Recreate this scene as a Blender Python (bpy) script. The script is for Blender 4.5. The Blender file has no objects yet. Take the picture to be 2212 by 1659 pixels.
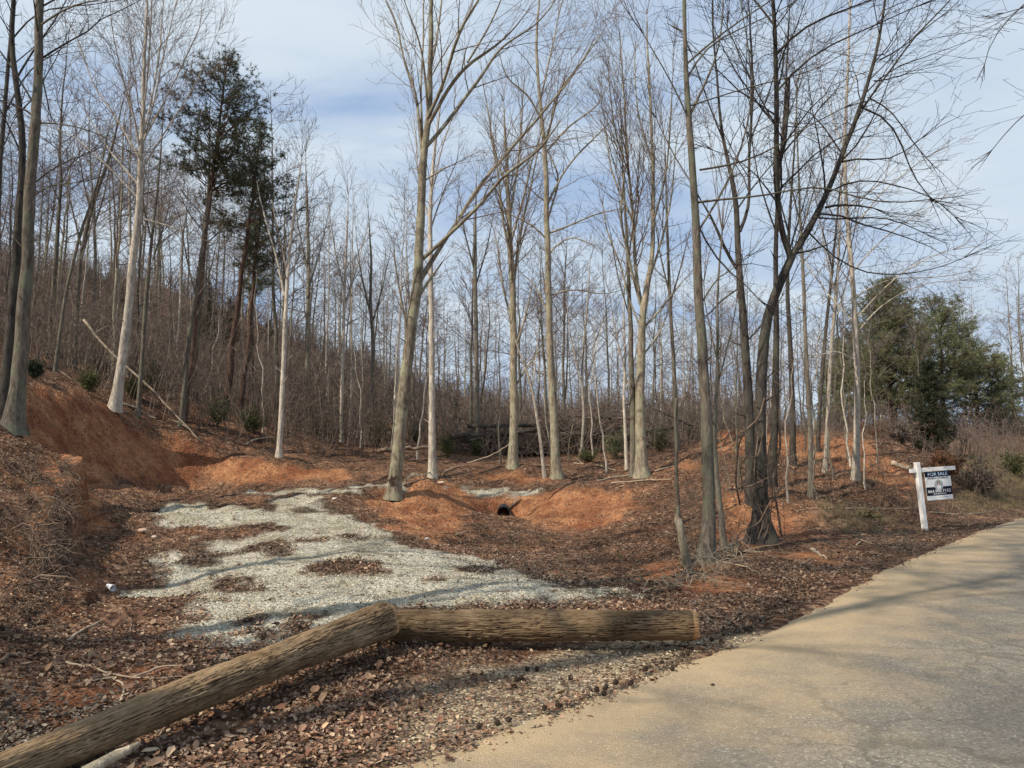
import bpy, math, random
import numpy as np
from mathutils import Vector
random.seed(7)
RNG = np.random.default_rng(11)
scene = bpy.context.scene
COL = scene.collection

# ------------------------------------------------------------------ camera
# photo measured on a 2212 x 1659 grid; F = focal length in those units
CX, CY, F, EYE = 1106.0, 829.5, 1609.0, 1.6
PITCH = math.radians(5.0)
cd = bpy.data.cameras.new("camera")
cd.sensor_width = 36.0
cd.lens = 36.0 * F / 2212.0
cd.clip_start = 0.05
cd.clip_end = 3000.0
cam = bpy.data.objects.new("camera", cd)
cam.location = (0, 0, EYE)
cam.rotation_euler = (math.radians(90) + PITCH, 0, 0)
COL.objects.link(cam)
scene.camera = cam

# ------------------------------------------------------------------ light
SUN_EL, SUN_X, SUN_Y = math.radians(45), -0.83, -0.56     # where the sun stands
w = bpy.data.worlds.new("World")
scene.world = w
w.use_nodes = True
nt = w.node_tree
for n in list(nt.nodes):
    nt.nodes.remove(n)
def N(nt, typ, **kw):
    n = nt.nodes.new(typ)
    for k, v in kw.items():
        setattr(n, k, v)
    return n
def L(nt, a, b):
    nt.links.new(a, b)
out = N(nt, 'ShaderNodeOutputWorld')
bg = N(nt, 'ShaderNodeBackground')
bg.inputs['Strength'].default_value = 0.1
sky = N(nt, 'ShaderNodeTexSky')
sky.sky_type = 'NISHITA'
sky.sun_disc = False
sky.sun_elevation = SUN_EL
sky.sun_rotation = math.atan2(SUN_X, SUN_Y)
sky.air_density = 1.0
sky.dust_density = 1.0
tc = N(nt, 'ShaderNodeTexCoord')
sep = N(nt, 'ShaderNodeSeparateXYZ')
L(nt, tc.outputs['Generated'], sep.inputs[0])
# clouds on a flat layer high above: direction / height
zc = N(nt, 'ShaderNodeMath', operation='ADD'); zc.inputs[1].default_value = 0.22
L(nt, sep.outputs['Z'], zc.inputs[0])
zm = N(nt, 'ShaderNodeMath', operation='MAXIMUM'); zm.inputs[1].default_value = 0.05
L(nt, zc.outputs[0], zm.inputs[0])
dx = N(nt, 'ShaderNodeMath', operation='DIVIDE'); dy = N(nt, 'ShaderNodeMath', operation='DIVIDE')
L(nt, sep.outputs['X'], dx.inputs[0]); L(nt, zm.outputs[0], dx.inputs[1])
L(nt, sep.outputs['Y'], dy.inputs[0]); L(nt, zm.outputs[0], dy.inputs[1])
cb = N(nt, 'ShaderNodeCombineXYZ')
L(nt, dx.outputs[0], cb.inputs[0]); L(nt, dy.outputs[0], cb.inputs[1])
n1 = N(nt, 'ShaderNodeTexNoise'); n1.inputs['Scale'].default_value = 1.15; n1.inputs['Detail'].default_value = 7; n1.inputs['Roughness'].default_value = 0.52; n1.inputs['Distortion'].default_value = 0.5
mp = N(nt, 'ShaderNodeMapping'); mp.inputs['Location'].default_value = (3.3, 1.9, 0.6); mp.inputs['Scale'].default_value = (0.8, 1.5, 1); mp.inputs['Rotation'].default_value = (0, 0, 0.3)
L(nt, cb.outputs[0], mp.inputs[0]); L(nt, mp.outputs[0], n1.inputs['Vector'])
r1 = N(nt, 'ShaderNodeValToRGB')
r1.color_ramp.elements[0].position = 0.34; r1.color_ramp.elements[0].color = (0.26, 0.26, 0.26, 1)
r1.color_ramp.elements[1].position = 0.54; r1.color_ramp.elements[1].color = (1, 1, 1, 1)
L(nt, n1.outputs['Fac'], r1.inputs[0])
n2 = N(nt, 'ShaderNodeTexNoise'); n2.inputs['Scale'].default_value = 2.2; n2.inputs['Detail'].default_value = 5
L(nt, mp.outputs[0], n2.inputs['Vector'])
r2 = N(nt, 'ShaderNodeValToRGB')
r2.color_ramp.elements[0].position = 0.3; r2.color_ramp.elements[0].color = (5.3, 6.5, 8.0, 1)
r2.color_ramp.elements[1].position = 0.75; r2.color_ramp.elements[1].color = (7.2, 8.1, 8.9, 1)
L(nt, n2.outputs['Fac'], r2.inputs[0])
# blue gaps: the clear sky, lifted by thin high haze
hz = N(nt, 'ShaderNodeMix', data_type='RGBA'); hz.inputs[0].default_value = 0.72
hz.inputs[7].default_value = (2.7, 4.5, 8.0, 1)
L(nt, sky.outputs[0], hz.inputs[6])
mx = N(nt, 'ShaderNodeMix', data_type='RGBA')
L(nt, r1.outputs[0], mx.inputs[0]); L(nt, hz.outputs[2], mx.inputs[6]); L(nt, r2.outputs[0], mx.inputs[7])
L(nt, mx.outputs[2], bg.inputs['Color'])
L(nt, bg.outputs[0], out.inputs[0])

sd = bpy.data.lights.new("sun", 'SUN')
sd.energy = 5.0
sd.angle = math.radians(0.5)
sd.color = (1.0, 0.91, 0.78)
so = bpy.data.objects.new("sun", sd)
hn = math.hypot(SUN_X, SUN_Y)
sdir = Vector((SUN_X / hn * math.cos(SUN_EL), SUN_Y / hn * math.cos(SUN_EL), math.sin(SUN_EL)))
so.rotation_euler = (-sdir).to_track_quat('-Z', 'Y').to_euler()
so.location = sdir * 60
COL.objects.link(so)
vs = scene.view_settings
vs.view_transform = 'Standard'; vs.look = 'None'; vs.gamma = 1.0; vs.use_curve_mapping = False
vs.exposure = 0.0

# ------------------------------------------------------------------ helpers
def ray(u, v):
    x = (u - CX) / F; y = -(v - CY) / F
    d = np.array([x, math.cos(PITCH) - y * math.sin(PITCH), math.sin(PITCH) + y * math.cos(PITCH)])
    return d / d[1]
def P(u, v, D):
    r = ray(u, v)
    return np.array([r[0] * D, D, EYE + r[2] * D])
def G(u, v, z=0.0):
    r = ray(u, v)
    return P(u, v, (z - EYE) / r[2])

_perm = RNG.random((256, 256))
def vnoise(x, y):
    xi = np.floor(x).astype(int); yi = np.floor(y).astype(int)
    fx = x - xi; fy = y - yi
    fx = fx * fx * (3 - 2 * fx); fy = fy * fy * (3 - 2 * fy)
    a = _perm[xi & 255, yi & 255]; b = _perm[(xi + 1) & 255, yi & 255]
    c = _perm[xi & 255, (yi + 1) & 255]; d = _perm[(xi + 1) & 255, (yi + 1) & 255]
    return (a * (1 - fx) + b * fx) * (1 - fy) + (c * (1 - fx) + d * fx) * fy - 0.5
def fbm(x, y, o=4):
    s = 0; a = 1.0
    for i in range(o):
        s = s + a * vnoise(x * 2 ** i + 17.3 * i, y * 2 ** i + 5.1 * i); a *= 0.5
    return s
def sstep(a, b, x):
    t = np.clip((x - a) / (b - a), 0, 1)
    return t * t * (3 - 2 * t)

def mesh_obj(name, V, Fc, mat, parent=None, smooth=True, loops=None):
    """V (n,3) array, Fc (m,k) array of equal-sized faces or list of such arrays"""
    me = bpy.data.meshes.new(name)
    V = np.asarray(V, dtype=np.float32)
    if isinstance(Fc, np.ndarray):
        Fc = [Fc]
    Fc = [f for f in Fc if len(f)]
    me.vertices.add(len(V)); me.vertices.foreach_set('co', V.ravel())
    nl = sum(f.size for f in Fc); nf = sum(len(f) for f in Fc)
    me.loops.add(nl); me.loops.foreach_set('vertex_index', np.concatenate([f.ravel() for f in Fc]).astype(np.int32))
    tot = np.concatenate([np.full(len(f), f.shape[1]) for f in Fc]).astype(np.int32)
    st = np.concatenate([[0], np.cumsum(tot)[:-1]]).astype(np.int32)
    me.polygons.add(nf); me.polygons.foreach_set('loop_start', st)
    try:
        me.polygons.foreach_set('loop_total', tot)
    except Exception:
        pass
    me.polygons.foreach_set('use_smooth', np.full(nf, smooth))
    me.update(calc_edges=True)
    if mat is not None:
        me.materials.append(mat)
    o = bpy.data.objects.new(name, me)
    COL.objects.link(o)
    if parent is not None:
        o.parent = parent
    return o
def attr(o, name, C):
    a = o.data.color_attributes.new(name, 'FLOAT_COLOR', 'POINT')
    C = np.concatenate([C, np.ones((len(C), 1))], 1) if C.shape[1] == 3 else C
    a.data.foreach_set('color', C.astype(np.float32).ravel())
def tag(o, label=None, cat=None, group=None, kind=None):
    if label: o['label'] = label
    if cat: o['category'] = cat
    if group: o['group'] = group
    if kind: o['kind'] = kind
    return o
def empty(name, loc, label=None, cat=None, group=None):
    o = bpy.data.objects.new(name, None)
    o.empty_display_size = 0.2
    COL.objects.link(o); o.location = [float(c) for c in loc]
    return tag(o, label, cat, group)

class Acc:
    """collects tubes and odd faces, in local coordinates"""
    def __init__(s):
        s.V = []; s.F = []; s.T = []; s.n = 0
    def tube(s, pts, rad, k=3, cap=False, rough=0.0):
        pts = np.asarray(pts, float); n = len(pts)
        rad = np.broadcast_to(np.asarray(rad, float), (n,))
        t = np.gradient(pts, axis=0)
        t /= np.linalg.norm(t, axis=1)[:, None] + 1e-9
        m = np.abs(t.mean(0))
        ref = np.eye(3)[int(np.argmin(m))]
        U = np.cross(t, ref); U /= np.linalg.norm(U, axis=1)[:, None] + 1e-9
        W = np.cross(t, U)
        a = np.arange(k) * 2 * math.pi / k
        R = rad[:, None]
        if rough:
            R = R * (1 + rough * (RNG.random((n, k)) - 0.5))
        V = pts[:, None, :] + (R * np.cos(a))[:, :, None] * U[:, None, :] + (R * np.sin(a))[:, :, None] * W[:, None, :]
        i = np.arange(n - 1)[:, None] * k + np.arange(k)[None, :]
        j = np.arange(n - 1)[:, None] * k + (np.arange(k)[None, :] + 1) % k
        f = np.stack([i, j, j + k, i + k], -1).reshape(-1, 4) + s.n
        s.V.append(V.reshape(-1, 3)); s.F.append(f); s.n += n * k
        if cap:
            for base, c, flip in ((s.n - n * k, pts[0], True), (s.n - k, pts[-1], False)):
                s.V.append(c[None]); ci = s.n; s.n += 1
                q = base + np.arange(k); q2 = base + (np.arange(k) + 1) % k
                tri = np.stack([q, q2, np.full(k, ci)], -1)
                s.T.append(tri[:, ::-1] if flip else tri)
    def tris(s, V, T):
        V = np.asarray(V).reshape(-1, 3)
        s.V.append(V); s.T.append(np.asarray(T) + s.n); s.n += len(V)
    def quads(s, V, Q):
        V = np.asarray(V).reshape(-1, 3)
        s.V.append(V); s.F.append(np.asarray(Q) + s.n); s.n += len(V)
    def build(s, name, mat, parent=None, smooth=True):
        if not s.V:
            return None
        fs = []
        if s.F: fs.append(np.concatenate(s.F))
        if s.T: fs.append(np.concatenate(s.T))
        return mesh_obj(name, np.concatenate(s.V), fs, mat, parent, smooth)

# ------------------------------------------------------------------ materials
def new_mat(name, rough=0.9, spec=0.2):
    m = bpy.data.materials.new(name); m.use_nodes = True
    b = m.node_tree.nodes['Principled BSDF']
    b.inputs['Roughness'].default_value = rough
    b.inputs['Specular IOR Level'].default_value = spec
    return m, m.node_tree, b
def ramp(nt, stops):
    r = N(nt, 'ShaderNodeValToRGB')
    e = r.color_ramp.elements
    while len(e) < len(stops): e.new(0.5)
    for el, (p, c) in zip(e, stops):
        el.position = p; el.color = (*c, 1)
    return r
def noise(nt, vec, scale, detail=4, rough=0.55, dist=0.0):
    n = N(nt, 'ShaderNodeTexNoise')
    n.inputs['Scale'].default_value = scale; n.inputs['Detail'].default_value = detail
    n.inputs['Roughness'].default_value = rough; n.inputs['Distortion'].default_value = dist
    L(nt, vec, n.inputs['Vector']); return n
def mixc(nt, fac, a, b, mode='MIX'):
    m = N(nt, 'ShaderNodeMix', data_type='RGBA', blend_type=mode)
    for s, v in ((0, fac), (6, a), (7, b)):
        if isinstance(v, (int, float)): m.inputs[s].default_value = v
        elif isinstance(v, tuple): m.inputs[s].default_value = (*v, 1)
        else: L(nt, v, m.inputs[s])
    return m.outputs[2]
def math_(nt, op, a, b=None, clamp=False):
    m = N(nt, 'ShaderNodeMath', operation=op); m.use_clamp = clamp
    for s, v in ((0, a), (1, b)):
        if v is None: continue
        if isinstance(v, (int, float)): m.inputs[s].default_value = v
        else: L(nt, v, m.inputs[s])
    return m.outputs[0]
def bump(nt, b, h, strength=0.5, dist=0.02):
    n = N(nt, 'ShaderNodeBump'); n.inputs['Strength'].default_value = strength; n.inputs['Distance'].default_value = dist
    L(nt, h, n.inputs['Height']); L(nt, n.outputs[0], b.inputs['Normal'])

def bark_mat(name, dark, light, moss=None, sx=1.0, bumpd=0.02, blotch=0.5):
    m, t, b = new_mat(name, 0.95, 0.1)
    tc = N(t, 'ShaderNodeTexCoord'); mp = N(t, 'ShaderNodeMapping')
    mp.inputs['Scale'].default_value = (17 * sx, 17 * sx, 4.2 * sx)
    L(t, tc.outputs['Object'], mp.inputs[0])
    a = noise(t, mp.outputs[0], 1.0, 6, 0.65, 0.6)
    r = ramp(t, [(0.30, dark), (0.5, tuple((x + y) / 2 for x, y in zip(dark, light))), (0.66, light)])
    L(t, a.outputs[0], r.inputs[0])
    c = r.outputs[0]
    big = noise(t, tc.outputs['Object'], 1.7, 4, 0.6)
    br = ramp(t, [(0.35, (0.55, 0.55, 0.55)), (0.65, (1.15, 1.12, 1.1))]); L(t, big.outputs[0], br.inputs[0])
    c = mixc(t, blotch, c, mixc(t, 1.0, c, br.outputs[0], 'MULTIPLY'))
    oi = N(t, 'ShaderNodeObjectInfo')
    vr = ramp(t, [(0.0, (0.72, 0.7, 0.68)), (1.0, (1.22, 1.2, 1.16))]); L(t, oi.outputs['Random'], vr.inputs[0])
    c = mixc(t, 1.0, c, vr.outputs[0], 'MULTIPLY')
    if moss:
        mn = noise(t, tc.outputs['Object'], 2.6, 5, 0.6)
        mr = ramp(t, [(0.48, (0, 0, 0)), (0.62, (0.75, 0.75, 0.75))]); L(t, mn.outputs[0], mr.inputs[0])
        c = mixc(t, mr.outputs[0], c, moss)
    L(t, c, b.inputs['Base Color'])
    bump(t, b, a.outputs[0], 1.0, bumpd * 1.6)
    return m
M = {}
M['bark_tan'] = bark_mat('bark_tan', (0.12, 0.10, 0.072), (0.50, 0.43, 0.32), (0.36, 0.35, 0.23))
M['bark_pale'] = bark_mat('bark_pale', (0.26, 0.225, 0.18), (0.74, 0.67, 0.56))
M['bark_grey'] = bark_mat('bark_grey', (0.07, 0.06, 0.05), (0.28, 0.24, 0.19), (0.17, 0.18, 0.12))
M['bark_dark'] = bark_mat('bark_dark', (0.022, 0.020, 0.019), (0.13, 0.115, 0.10), (0.10, 0.095, 0.07))
M['bark_pine'] = bark_mat('bark_pine', (0.05, 0.035, 0.03), (0.22, 0.14, 0.105))
def plain(name, col, rough=0.9, vary=0.35, scale=3.0, spec=0.15):
    m, t, b = new_mat(name, rough, spec)
    tc = N(t, 'ShaderNodeTexCoord')
    a = noise(t, tc.outputs['Object'], scale, 4)
    r = ramp(t, [(0.3, tuple(c * (1 - vary) for c in col)), (0.7, tuple(min(1, c * (1 + vary)) for c in col))])
    L(t, a.outputs[0], r.inputs[0]); L(t, r.outputs[0], b.inputs['Base Color'])
    return m
M['twig_tan'] = plain('twig_tan', (0.20, 0.155, 0.125))
M['twig_grey'] = plain('twig_grey', (0.17, 0.135, 0.12))
M['twig_dark'] = plain('twig_dark', (0.055, 0.045, 0.042))
M['brush'] = plain('brush', (0.175, 0.132, 0.105), scale=0.3)
M['dead_wood'] = plain('dead_wood', (0.38, 0.30, 0.21), scale=6)
M['root'] = plain('root', (0.17, 0.12, 0.085), scale=6, vary=.55)
M['dead_leaf'] = plain('dead_leaf', (0.17, 0.085, 0.045))
M['dark_seed'] = plain('dark_seed', (.05, .035, .025), scale=30)
def leafy(name, a_, b_, scale=2.0):
    m, t, b = new_mat(name, 0.7, 0.25)
    tc = N(t, 'ShaderNodeTexCoord')
    n = noise(t, tc.outputs['Object'], scale, 3)
    r = ramp(t, [(0.35, a_), (0.65, b_)]); L(t, n.outputs[0], r.inputs[0]); L(t, r.outputs[0], b.inputs['Base Color'])
    tr = N(t, 'ShaderNodeBsdfTranslucent'); L(t, r.outputs[0], tr.inputs[0])
    mx = N(t, 'ShaderNodeMixShader'); mx.inputs[0].default_value = 0.25
    L(t, b.outputs[0], mx.inputs[1]); L(t, tr.outputs[0], mx.inputs[2])
    L(t, mx.outputs[0], t.nodes['Material Output'].inputs[0])
    return m
M['needle'] = leafy('needle', (0.11, 0.125, 0.062), (0.27, 0.275, 0.145))
M['needle_dark'] = leafy('needle_dark', (0.022, 0.034, 0.018), (0.062, 0.078, 0.038))
M['needle_mid'] = leafy('needle_mid', (0.045, 0.055, 0.030), (0.125, 0.135, 0.075))
M['shrub_green'] = leafy('shrub_green', (0.07, 0.08, 0.03), (0.16, 0.16, 0.06))
M['grass'] = leafy('grass', (0.24, 0.18, 0.10), (0.18, 0.17, 0.08), 0.8)

# ------------------------------------------------------------------ terrain
CP = []
for p in [(0,0,0),(-4,0,.1),(4,0,0),(0,3,0),(-3,3,.04),(3,3,0),(6,4,0),(10,8,0),(0,6,0),(-2.5,6,.03),(2.5,6.5,0),(8,12,0),(12,16,0),
          (20,24,.1),(30,34,.3),(14,8,0),(20,14,-.1),(30,20,0),(10,0,0),(30,0,0),(0,-20,0),(-20,-20,1),(20,-20,0),(60,0,0),(60,50,1),
          (-12,8,1.5),(-15,14,2.8),(-22,20,5.5),(-9,3,.6),(-8,-2,.3),(-60,130,24),(-20,170,15),(20,200,9),(80,200,8),(-100,60,28),(-60,20,15),
          (-200,200,30),(200,200,8),(0,350,12),(-200,0,15),(0,-200,0),(200,0,2),(-50,-40,3)]:
    CP.append(p)
for u, v, z in [(600,1280,0),(1000,1250,0),(500,1200,.03),(800,1200,.03),(1100,1260,0),(600,1130,.17),(400,1110,.2),(700,1090,.3),
                (450,1065,.42),(760,1050,.5),(250,1200,.06),(300,1300,.02),(150,1420,.02),(400,1400,0),(80,1380,.03),(0,1500,.05),(1480,1250,.02),(1900,1150,.06),(1998,1142,.02),
                (1700,1235,0),(1500,1310,0),(1300,1300,0),(1200,1330,0),(1850,1200,.03)]:
    CP.append(tuple(G(u, v, z)))
for u, v, D in [(1088,1128,21.8),(1088,1125,20.5),(1150,1190,14),(1300,1262,10),(850,1160,13.5),(1240,1050,21.4),(1300,1088,20),(1400,1060,20),(900,1020,20.6),(850,1077,19),(930,1150,15),
                (1000,1105,19),(1088,1086,22.2),(1090,1058,24),(1030,1060,23.5),(1160,1060,23.5),(1140,1008,26.5),(1203,1030,26),(700,1000,27),(1000,1000,30),(1300,1000,30),(900,960,38),(1107,1008,28),
                (1385,1020,27),(1300,960,42),(605,985,27),(1100,940,60),(1100,932,120),
                (55,840,19),(150,868,21),(240,893,23),(330,925,25),(430,957,25.6),(380,945,25.3),(480,985,25.6),(400,1043,24.4),(450,1043,24.4),(500,1042,24.2),(600,1040,24),(600,992,25.2),(540,990,25.4),(740,1010,25.5),
                (100,900,19),(150,950,20),(200,980,20.5),(300,1000,23),(150,1035,18.5),(200,1048,19.5),(250,1057,19.5),(300,1052,22),(350,1045,23),(180,1085,16),(230,1120,15),(300,1120,15),
                (28,935,16),(0,950,14.5),(146,996,15),(105,985,15.5),(60,1000,13.5),(126,1041,13),(129,1143,10.7),(88,1177,9),(85,1252,7.7),(78,1313,7),(0,1100,9.5),(0,1230,7.5),(0,1350,6.1),(50,1080,11),(40,1180,8.5),(85,1095,11.3),
                (190,1088,16.4),(197,1143,14),(176,1175,12.2),(157,1211,10.35),(135,1245,9.1),(116,1279,8.1),(82,1347,6.8),
                (100,780,35),(250,800,35),(400,850,40),(600,900,45),(100,610,80),(300,610,80),(500,670,85),(700,770,90),(850,850,95),(1000,900,100),
                (1400,1200,12),(1450,1130,15),(1500,1080,17),(1560,1060,18),(1700,1080,15.5),(1800,1100,15),(1750,1150,13),(1600,1195,11.3),
                (1490,978,24),(1560,931,25),(1700,930,25.5),(1800,936,25),(1900,950,24),(1960,1000,22),(1970,1040,20),(1600,1010,20),(1750,1020,19),
                (1848,1035,18),(1960,1090,17),(2050,1060,20),(2130,990,30),(2212,1000,32),(2212,1060,22),(2100,1100,18),(2200,945,45),(1700,950,35),
                (1900,930,40),(1700,932,60),(2212,930,80),(2000,922,100)]:
    CP.append(tuple(P(u, v, D)))
CP = np.array(CP)
def kern(a, b):
    d2 = ((a[:, None, :2] - b[None, :, :2]) ** 2).sum(-1)
    return np.sqrt(d2 + 0.15)
_A = kern(CP, CP) + np.eye(len(CP)) * -0.02
_W = np.linalg.solve(np.block([[_A, np.ones((len(CP), 1))], [np.ones((1, len(CP))), np.zeros((1, 1))]]), np.append(CP[:, 2], 0))
# road centre line, from its left edge
edge = [(-60, -34), (-30, -16), (-12, -4.8), (-5, .2), (-2.6, 1.9)] + [tuple(G(u, v)[:2]) for u, v in [(850,1659),(1100,1572),(1300,1502),(1450,1440),(1600,1385),(1780,1300),(2000,1190),(2212,1115)]]
edge = np.array(edge)
d_ = np.array([0.655, 0.755])
edge = np.vstack([edge, edge[-1] + d_ * 12, edge[-1] + d_ * 30 + np.array([2, 0]), edge[-1] + d_ * 70 + np.array([10, -2]), edge[-1] + d_ * 140 + np.array([30, -8])])
# resample smoothly
s_ = np.concatenate([[0], np.cumsum(np.linalg.norm(np.diff(edge, axis=0), axis=1))])
def resample(pts, s, step):
    q = np.arange(0, s[-1], step)
    x = np.interp(q, s, pts[:, 0]); y = np.interp(q, s, pts[:, 1])
    k = np.ones(9) / 9
    for _ in range(3):
        xx = np.convolve(np.pad(x, 4, 'edge'), k, 'valid'); yy = np.convolve(np.pad(y, 4, 'edge'), k, 'valid')
        x, y = xx, yy
    return np.stack([x, y], 1)
RE = resample(edge, s_, 0.12)
tg = np.gradient(RE, axis=0); tg /= np.linalg.norm(tg, axis=1)[:, None]
nr = np.stack([tg[:, 1], -tg[:, 0]], 1)          # points to the right of travel
ROADW = 6.2
RC = RE[::6] + nr[::6] * ROADW / 2
def road_dist(x, y):
    """signed distance outside the road (negative = on it)"""
    x = np.atleast_1d(x); y = np.atleast_1d(y)
    o = np.empty(len(x))
    for i in range(0, len(x), 20000):
        d = np.sqrt((x[i:i+20000, None] - RC[None, :, 0]) ** 2 + (y[i:i+20000, None] - RC[None, :, 1]) ** 2)
        o[i:i+20000] = d.min(1) - ROADW / 2
    return o
def base_h(x, y):
    x = np.atleast_1d(np.asarray(x, float)); y = np.atleast_1d(np.asarray(y, float))
    o = np.empty(len(x)); Q = np.stack([x, y], 1)
    for i in range(0, len(x), 20000):
        o[i:i+20000] = kern(Q[i:i+20000], CP) @ _W[:-1] + _W[-1]
    return o
def height(x, y, rd=None):
    x = np.atleast_1d(np.asarray(x, float)); y = np.atleast_1d(np.asarray(y, float))
    z = base_h(x, y)
    if rd is None: rd = road_dist(x, y)
    r = np.hypot(x, y)
    amp = 0.05 + 0.10 * sstep(10, 30, r) + 0.25 * sstep(30, 80, r)
    off = sstep(0.0, 1.5, rd)
    z = z + fbm(x * 0.9, y * 0.9, 4) * amp * off + fbm(x * 5, y * 5, 3) * 0.035 * off
    fl = .03 + np.maximum(0, y - 12) * .08; tp_ = .1 + .16 * (y - 7); tt_ = np.clip((z - fl) / np.maximum(tp_ - fl, .05), 0, 1)
    wn_ = sstep(7, 8, y) * (1 - sstep(15.5, 16.5, y)) * sstep(-3.6, -4.2, x) * (1 - sstep(-9.6, -10.4, x))
    z = z + wn_ * (tp_ - fl) * (sstep(.34, .62, tt_) - tt_) * ((tt_ > 0) & (tt_ < 1))
    lump = sstep(12, 14, y) * (1 - sstep(30, 36, r)) * sstep(-3.5, -2.5, x + (y - 12) * .2) + sstep(-6.2, -7, x) * (1 - sstep(30, 36, r)) + .8 * sstep(-4.2, -4.8, x) * sstep(6.2, 7.2, y)
    z = z + np.clip(lump, 0, 1) * off * (fbm(x * 2.3 + 9, y * 2.3, 3) * 0.14 + np.abs(fbm(x * 7, y * 7 + 4, 2)) * .04)
    z = z - .22 * np.exp(-((x + .25) ** 2 * 1.6 + (y - 20.7) ** 2) / .5)
    return z * sstep(-0.05, 2.2, rd) - 0.03 * (1 - sstep(-0.25, 0.05, rd))
def hit(u, v):
    r = ray(u, v)
    D = np.concatenate([np.arange(2, 40, .05), np.arange(40, 160, .3)])
    z = height(r[0] * D, D); k = np.nonzero(EYE + r[2] * D <= z)[0]
    if len(k) == 0: return P(u, v, 60)
    i = k[0]; return np.array([r[0] * D[i], D[i], z[i]])
def zt(x, y): return float(height(x, y)[0])

# ------------------------------------------------------------------ patches of clay / gravel / grass / sand, as outlines on the ground
def poly(pts): return np.array([hit(u, v)[:2] for u, v in pts])
GRAVEL = [poly(p) for p in [
    [(333,1100),(352,1090),(430,1088),(470,1100),(540,1098),(580,1108),(640,1112),(640,1130),(560,1135),(450,1137),(380,1140),(345,1125)],
    [(520,1066),(600,1057),(700,1058),(770,1060),(700,1063),(620,1068)],
    [(590,1082),(640,1068),(690,1075),(700,1095),(745,1112),(780,1128),(800,1140),(640,1140),(600,1110)],
    [(600,1125),(700,1135),(835,1150),(850,1180),(950,1195),(1000,1203),(1110,1235),(1190,1262),(1300,1275),(1350,1290),(1290,1305),
     (1180,1310),(1000,1314),(850,1325),(800,1330),(700,1360),(640,1390),(560,1405),(480,1432),(440,1385),(420,1325),(395,1290),(305,1285),
     (350,1235),(345,1200),(370,1190),(430,1195),(440,1160),(500,1165),(560,1160)],
    [(990,1056),(1080,1050),(1190,1051),(1165,1064),(1090,1070),(1040,1065)],
    [(760,1048),(860,1044),(1000,1050),(1000,1056),(860,1052),(770,1054)]]]
HOLES = [(600,1187,60,15),(735,1227,95,15),(755,1160,26,6),(490,1262,48,16),(432,1208,36,14),(650,1352,66,26),(545,1345,40,14),(395,1150,50,7),(560,1143,50,8),(1060,1228,50,8)]
HOL = []
for u, v, a, b in HOLES:
    HOL.append(poly([(u + a * math.cos(t), v + b * math.sin(t)) for t in np.linspace(0, 2 * math.pi, 14)[:-1]]))
CLAY = [poly(p) for p in [[(58,850),(240,897),(430,960),(470,1043),(430,1046),(310,1045),(210,1040),(160,1010),(150,985),(62,920)],
    [(57,852),(110,856),(240,912),(330,942),(430,962),(480,994),(600,996),(740,1010),(770,1030),(740,1036),(640,1040),(560,1045),(430,1048),(380,1037),(330,1016),(250,985),(160,950),(60,905)],
    [(140,1030),(205,1075),(235,1130),(200,1180),(170,1250),(125,1345),(90,1350),(120,1275),(150,1200),(180,1140),(165,1080)],
    [(40,1225),(75,1235),(80,1320),(40,1300)],
    [(800,1082),(835,1060),(880,1040),(960,1036),(1000,1055),(1045,1085),(1040,1105),(1010,1125),(985,1150),(940,1172),(880,1150),(820,1115)],
    [(1060,1030),(1130,1016),(1200,1032),(1130,1046)],
    [(1110,1060),(1250,1052),(1350,1066),(1380,1090),(1360,1125),(1240,1155),(1170,1145),(1110,1118),(1050,1102),(1040,1078)],
    [(1455,988),(1500,986),(1512,1012),(1470,1018)],
    [(1550,950),(1560,942),(1700,941),(1830,947),(1905,960),(1900,978),(1960,1005),(2000,1050),(1930,1048),(1860,1020),(1790,995),(1700,985),(1600,985),(1555,975)],
    [(1470,1225),(1570,1225),(1620,1250),(1590,1285),(1500,1282)],[(1560,1140),(1680,1100),(1760,1110),(1760,1150),(1640,1185),(1580,1190)],[(1850,985),(1930,1000),(2010,1060),(1960,1075),(1880,1030)],[(1380,1225),(1450,1218),(1500,1240),(1450,1262),(1380,1250)],
    [(1700,1185),(1790,1180),(1830,1200),(1790,1215),(1720,1205)],
    [(1560,1060),(1680,1075),(1700,1130),(1600,1150),(1540,1100)]]]
LEAFHOLE = [poly(p) for p in [[(270,1420),(330,1410),(360,1440),(300,1470)],[(120,1500),(260,1480),(270,1540),(150,1560)]]]
SAND = [poly(p) for p in [[(1040,1450),(1250,1400),(1500,1388),(1640,1372),(1600,1388),(1440,1445),(1300,1504),(1180,1540),(1100,1500)],
                          [(900,1480),(1100,1450),(1180,1540),(1100,1572),(850,1659),(760,1659),(820,1600)]]]
GRASS = [poly(p) for p in [[(2090,990),(2212,985),(2212,1100),(2100,1110),(2060,1080)],[(2150,950),(2212,945),(2212,1000),(2130,990)],[(1750,1090),(1900,1110),(1890,1140),(1760,1120)]]]
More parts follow.
